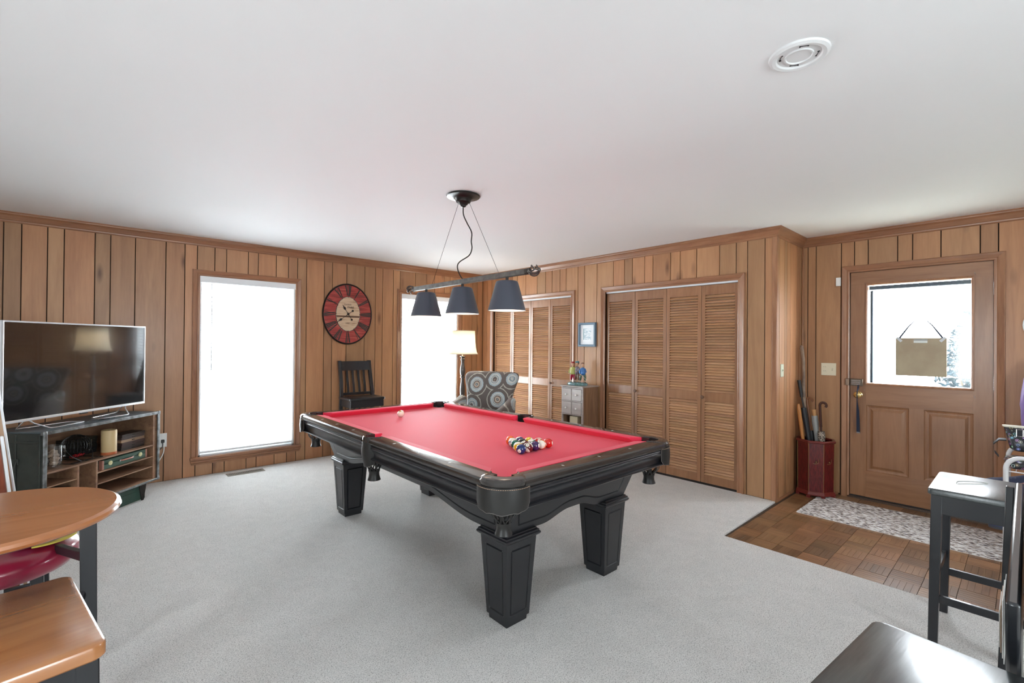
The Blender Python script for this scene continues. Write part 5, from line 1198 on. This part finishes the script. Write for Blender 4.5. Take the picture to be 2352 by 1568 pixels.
MB().lathe([(.140, .500), (.160, .500), (.168, .507), (.168, .516), (.160, .522), (.142, .522), (.138, .512)], (0, 0, 0), 8, T=lambda x, y, z: (x*cos(rad(-5))-y*sin(rad(-5)), x*sin(rad(-5))+y*cos(rad(-5)), z), closed=True).build('rim', mat('red_rim', (.14, .016, .013), .3, coat=.3), t, smooth=False)
MB().lathe([(.0001, .020), (.150, .020), (.170, .024), (.170, .034), (.160, .052), (.150, .060), (.0001, .060)], (0, 0, 0), 8, T=lambda x, y, z: (x*cos(rad(-5))-y*sin(rad(-5)), x*sin(rad(-5))+y*cos(rad(-5)), z)).build('plinth', bpy.data.materials['red_rim'], t, smooth=False)
for i in range(8): a = rad(-5+45*i); MB().cbox((.150*cos(a), .150*sin(a), .011), (.03, .03, .022)).build('foot', bpy.data.materials['red_rim'], t)
for i, (sx_) in enumerate((-1, 0, 1)):
    am = rad(-5+45*(4+i)+22.5); c0 = Vector((.1445*cos(am), .1445*sin(am), .33)); tx_ = Vector((-sin(am), cos(am), 0)); nn_ = Vector((cos(am), sin(am), 0))
    pts = [c0+tx_*a_+Vector((0, 0, z_))+nn_*.002 for a_, z_ in ((.022, .03), (.021, .0), (.010, -.012), (-.012, -.016), (-.026, -.012))]; MB().tube(pts, .0025, 5, flat=.5).build('painted_branch', bpy.data.materials['dull_gold'], t)
    MB().ball(tuple(c0+nn_*.002+Vector((0, 0, .002))), (.006, .006, .007), 8, 6).build('painted_flower', bpy.data.materials['dull_gold'], t)
def cane(name, label, cat, top, bot, parts):
    T0 = Vector(bot); T1 = Vector(top); o = thing(name, label, cat, (T0.x, T0.y, T0.z)); d_ = T1-T0
    for nm, u0_, u1_, r0_, r1_, mt in parts:
        if nm == 'crook':
            ax = d_.normalized(); side = Vector((.3, -.95, 0)).normalized(); R_c = r1_; c = d_*u0_+side*R_c
            pts = [d_*(u0_-.25)]+[c-side*R_c*cos(q)+ax*R_c*sin(q) for q in [PI*i/8*1.25 for i in range(9)]]
            MB().tube(pts, r0_, 8).build('crook_handle', mt, o)
        else:
            n_ = 10; pts = [d_*(u0_+(u1_-u0_)*i/n_) for i in range(n_+1)]; rr = [r0_+(r1_-r0_)*i/n_ for i in range(n_+1)]
            if nm == 'canopy': rr = [q*(1+.10*sin(i*2.3)) for i, q in enumerate(rr)]
            if nm == 'branch': pts = [p_+Vector((.006*sin(i*1.7), .008*sin(i*1.1+1), 0)) for i, p_ in enumerate(pts)]; rr = [q*(1+.14*sin(i*2.1)) for i, q in enumerate(rr)]
            MB().tube(pts, rr, 10).build(nm, mt, o)
    return o
ux, uy, zb_ = UC[0], UC[1], ZP+.062
DRIFT = mat('grey_driftwood', (.30, .22, .16), .8, var=(14, (.16, .11, .08)), bump=(40, .4, .003)); BAT = mat('orange_varnish', (.45, .19, .055), .3); BRN = mat('brown_varnish', (.20, .075, .03), .3); DBR = mat('dark_walnut', (.055, .018, .012), .22, coat=.4)
BLK = mat('black_nylon', (.012, .013, .016), .5); GRY = mat('grey_silk', (.28, .29, .28), .45); BPL = mat('black_plastic', (.01, .01, .01), .3)
m, n, p = nt('leopard_print'); L = n.links.new; tc = n.nodes.new('ShaderNodeTexCoord'); v = n.nodes.new('ShaderNodeTexVoronoi'); v.feature = 'DISTANCE_TO_EDGE'; v.inputs['Scale'].default_value = 70; L(tc.outputs['Object'], v.inputs['Vector'])
r = n.nodes.new('ShaderNodeValToRGB'); e = r.color_ramp.elements; e[0].position = .05; e[0].color = (.5, .42, .34, 1); e[1].position = .12; e[1].color = (.025, .018, .015, 1); L(v.outputs[0], r.inputs[0]); L(r.outputs[0], p.inputs['Base Color']); LEO = m
cane('walking_stick', 'tall rough grey branch walking stick in the umbrella stand', 'walking stick', (5.10, 1.470, 1.372), (5.11, 1.385, zb_), [('branch', 0, 1, .012, .015, DRIFT), ('crown', .985, 1.012, .018, .010, DRIFT)])
cane('golf_umbrella', 'long black umbrella with a straight black handle in the red stand', 'umbrella', (5.06, 1.478, 1.055), (5.06, 1.320, zb_), [('canopy', .08, .74, .012, .026, BLK), ('shaft', .70, .84, .007, .007, BPL), ('grip', .84, 1, .014, .016, BPL)])
cane('wooden_bat', 'smooth orange wooden stick leaning in the red umbrella stand', 'stick', (5.02, 1.470, .830), (5.05, 1.385, zb_), [('shaft', 0, .94, .011, .017, BAT), ('tip', .93, 1, .017, .011, BAT)])
cane('hooked_umbrella', 'umbrella with a curved brown wooden crook behind the black one', 'umbrella', (5.12, 1.430, .90), (5.12, 1.325, zb_), [('canopy', .08, .62, .010, .022, BLK), ('shaft', .6, .96, .008, .008, BRN), ('crook', .96, 1, .010, .022, BRN)])
cane('grey_umbrella', 'short grey folded umbrella with a tan knob handle', 'umbrella', (5.10, 1.362, .775), (5.10, 1.285, zb_), [('canopy', .08, .93, .012, .028, GRY), ('grip', .93, 1.01, .014, .018, mat('tan_knob', (.5, .27, .11), .35))])
cane('leopard_umbrella', 'leopard print umbrella with a dark curved handle', 'umbrella', (5.06, 1.305, .865), (5.10, 1.275, zb_), [('canopy', .08, .66, .012, .030, LEO), ('shaft', .64, .96, .009, .009, DBR), ('crook', .96, 1, .0115, .026, DBR)])
# woven rug
t = thing('rug', 'grey and white woven runner rug in front of the entry door', 'rug', (4.76, .70, ZP))
m, n, p = nt('woven_yarn'); L = n.links.new; tc = n.nodes.new('ShaderNodeTexCoord'); mp = n.nodes.new('ShaderNodeMapping'); mp.inputs['Scale'].default_value = (170, 32, 20); L(tc.outputs['Object'], mp.inputs[0]); oi_ = n.nodes.new('ShaderNodeObjectInfo'); sc_ = n.nodes.new('ShaderNodeVectorMath'); sc_.operation = 'SCALE'; sc_.inputs['Scale'].default_value = 900; L(oi_.outputs['Location'], sc_.inputs[0]); L(sc_.outputs[0], mp.inputs['Location'])
tn = n.nodes.new('ShaderNodeTexNoise'); tn.inputs['Scale'].default_value = 1.0; tn.inputs['Detail'].default_value = 3; L(mp.outputs[0], tn.inputs['Vector'])
r = n.nodes.new('ShaderNodeValToRGB'); e = r.color_ramp.elements; e[0].position = .40; e[0].color = (.09, .08, .09, 1); e[1].position = .52; e[1].color = (.58, .56, .55, 1); x = e.new(.46); x.color = (.33, .25, .20, 1); x = e.new(.64); x.color = (.74, .73, .72, 1)
L(tn.outputs[0], r.inputs[0]); L(r.outputs[0], p.inputs['Base Color']); p.inputs['Roughness'].default_value = .95
bb = n.nodes.new('ShaderNodeBump'); bb.inputs['Strength'].default_value = .7; bb.inputs['Distance'].default_value = .004; L(tn.outputs[0], bb.inputs['Height']); L(bb.outputs[0], p.inputs['Normal'])
ym = MB(); nb = 27; wr = .66/nb
ym.loft([[(a_, y, z_) for a_, z_ in ((0, 0), (wr*.1, .006), (wr*.5, .0085), (wr*.9, .006), (wr, 0))] for y in [-.60+1.20*i/30 for i in range(31)]])
yme = ym.mesh('yarn_row', m, True, 1.2)
for k in range(nb): put('yarn_row', yme, t, (-.345+wr*k, .004*((k*5) % 3-1), .001))
MB().box((-.345, -.605, .0003), (.315, .605, .003)).build('backing', PAP, t)
# white tube rack with bag, shoes; jacket and hat on the wall
WT = mat('white_enamel_tube', (.72, .72, .73), .3, coat=.3)
t = thing('shoe_rack', 'white tubular metal rack beside the entry door holding shoes', 'rack', (4.68, -.15, ZP))
for x, zt_ in ((-.27, .688), (.28, .688)):
    pts = [(x, .245, 0)]+[(x, .170+.075*cos(rad(q)), zt_-.075+.075*sin(rad(q))) for q in range(0, 91, 10)]+[(x, -.170-.075*cos(rad(q)), zt_-.075+.075*sin(rad(q))) for q in range(90, -1, -10)]+[(x, -.245, 0)]
    MB().tube(pts, .0135, 12).build('tube_frame', WT, t, ang=1.2)
for z in (.18, .42, .60):
    b = MB()
    for y in (-.235, -.2, -.15, -.1, -.05, 0, .05, .1, .15, .2, .235): b.tube([(-.27, y, z), (.28, y, z)], .0025, 5)
    for x in (-.27, .0, .28): b.tube([(x, -.245, z-.004), (x, .245, z-.004)], .004, 6)
    b.build('wire_shelf', WT, t)
def shoe(label, loc, rz, m1, m2):
    o = thing('shoe', label, 'shoe', loc, rz, 'shoes on the white rack'); b = MB()
    rows = ((-.135, .020, .025), (-.11, .032, .075), (-.06, .034, .085), (0, .038, .062), (.06, .043, .045), (.10, .038, .036), (.13, .018, .024))
    b.loft([[(y, w_*cos(q), .012+max(0, h_*sin(q))) for q in [-.3+(PI+.6)*i/10 for i in range(11)]] for y, w_, h_ in rows]); b.build('upper', m1, o, ang=1)
    MB().loft([[(y, w_*1.06*s_, z_) for s_, z_ in ((-1, 0), (1, 0), (1, .014), (-1, .014))] for y, w_, h_ in rows]).build('sole', m2, o)
    b = MB()
    for k in range(4): b.tube([(-.01+.02*k, -.018, .068-.006*k), (-.01+.02*k, .018, .068-.006*k)], .0025, 5)
    b.build('laces', PAP, o)
s1 = mat('dusty_pink_suede', (.42, .22, .2), .7); s2 = mat('charcoal_rubber', (.05, .055, .07), .5); s3 = mat('navy_canvas', (.04, .05, .10), .7)
shoe('dusty pink shoe at the left end of the rack middle shelf', (4.52, .06, ZP+.4235), rad(100), s1, s2); shoe('navy shoe on the far side of the rack middle shelf', (4.78, .07, ZP+.4235), rad(95), s3, s2)
shoe('charcoal shoe next to the pink one on the rack', (4.52, -.27, ZP+.4235), rad(86), s2, s1); shoe('navy shoe alone on the rack bottom shelf', (4.55, .05, ZP+.1835), rad(97), s3, s2)
def floral():
    m, n, p = nt('black_floral_fabric'); L = n.links.new; tc = n.nodes.new('ShaderNodeTexCoord'); v = n.nodes.new('ShaderNodeTexVoronoi'); v.inputs['Scale'].default_value = 42; L(tc.outputs['Object'], v.inputs['Vector'])
    r = n.nodes.new('ShaderNodeValToRGB'); r.color_ramp.interpolation = 'CONSTANT'; e = r.color_ramp.elements; e[0].position = 0; e[0].color = (1, 1, 1, 1); e[1].position = .28; e[1].color = (0, 0, 0, 1); x = e.new(.40); x.color = (.8, .8, .8, 1); x = e.new(.45); x.color = (0, 0, 0, 1)
    L(v.outputs['Distance'], r.inputs[0]); mx = n.nodes.new('ShaderNodeMix'); mx.data_type = 'RGBA'; mx.inputs[6].default_value = (.02, .02, .025, 1)
    hs = n.nodes.new('ShaderNodeHueSaturation'); hs.inputs['Saturation'].default_value = .7; L(v.outputs['Color'], hs.inputs['Color']); L(hs.outputs[0], mx.inputs[7]); L(r.outputs[0], mx.inputs[0]); L(mx.outputs[2], p.inputs['Base Color']); p.inputs['Roughness'].default_value = .35
    return m
FLO = floral()
t = thing('handbag', 'black bag with bright floral pattern on top of the white rack', 'bag', (4.69, -.10, ZP+.703), rad(3))
b = MB(); b.loft([[(x, y, z) for x, y in rrect(-dx, dx, -dy, dy, .03)] for dx, dy, z in ((.085, .165, 0), (.095, .185, .015), (.080, .195, .07), (.055, .205, .12), (.035, .215, .152))]); b.build('body', FLO, t, ang=1)
b = MB(); b.loft([[(x, y, z) for x, y in rrect(-dx, dx, -dy, dy, .02)] for dx, dy, z in ((.037, .218, .150), (.037, .220, .158), (.030, .215, .160))]); b.build('top_binding', mat('cream_binding', (.6, .58, .48), .5), t)
MB().box((-.098, -.05, .05), (-.062, .06, .15)).build('flap', BLK, t, bevel=.008)
q = MB().tube([(-.088, .125, .10), (-.082, .125, .145), (-.082, .155, .145), (-.088, .155, .10), (-.088, .125, .10)], .003, 6).build('buckle', CHROME, t)
b = MB(); b.loft([[(x, y, z) for y, z in ((y_, z_+.004), (y_, z_-.004))]+[(x+.085, y, z) for y, z in ((y_, z_-.004), (y_, z_+.004))] for x, y_, z_ in ((-.04, .20, .06), (-.02, .235, .055), (-.01, .262, .02), (-.02, .255, -.035), (-.03, .235, -.06))]); b.build('strap', BLK, t, ang=1)
t = thing('pouch', 'folded floral pouch lying on the rack upper wire shelf', 'pouch', (4.62, -.09, ZP+.604), rad(5))
MB().loft([[(x, y, z) for x, y in rrect(-dx, dx, -dy, dy, .03)] for dx, dy, z in ((.13, .18, 0), (.14, .195, .02), (.13, .185, .045), (.10, .16, .055))]).build('body', FLO, t, ang=1)
t = thing('jacket', 'purple jacket hanging on the wall right of the entry door', 'jacket', (5.15, -.235, .70))
PUR = mat('purple_nylon', (.24, .15, .42), .45, sheen=.3, bump=(9, .4, .02))
b = MB(); b.loft([[(5.15-5.15+.055*w2*cos(q), w_*sin(q), z) for q in [2*PI*i/20 for i in range(20)]] for w_, w2, z in ((.17, 1.2, -.02), (.18, 1.3, .2), (.19, 1.3, .42), (.18, 1.2, .56), (.10, 1.0, .62), (.05, .8, .64))]); b.build('body', PUR, t, ang=1.2)
for s in (-1, 1): MB().tube(spline([(0, s*.155, .565), (-.02, s*.205, .44), (-.03, s*.225, .26), (-.035, s*.222, .1), (-.03, s*.205, -.02)], 4), [.055]*5+[.052]*4+[.046]*4+[.04]*4, 12).build('sleeve', PUR, t, ang=1.2)
MB().tube([(.0, 0, .62), (.02, 0, .68), (.09, 0, .67)], .006, 6).build('hook', STEELD, t)
t = thing('white_hat', 'white round-brimmed hat hung on the wall above the jacket', 'hat', (XD-.001, -.105, 1.555))
MB().lathe([(.0001, .085), (.05, .083), (.072, .066), (.080, .03), (.084, .012), (.128, .004), (.134, .009), (.130, .002), (.080, .0)], (0, 0, 0), 36, T=lambda x, y, z: (-z-.002, x, y)).build('hat', WHITEM, t, ang=.8)
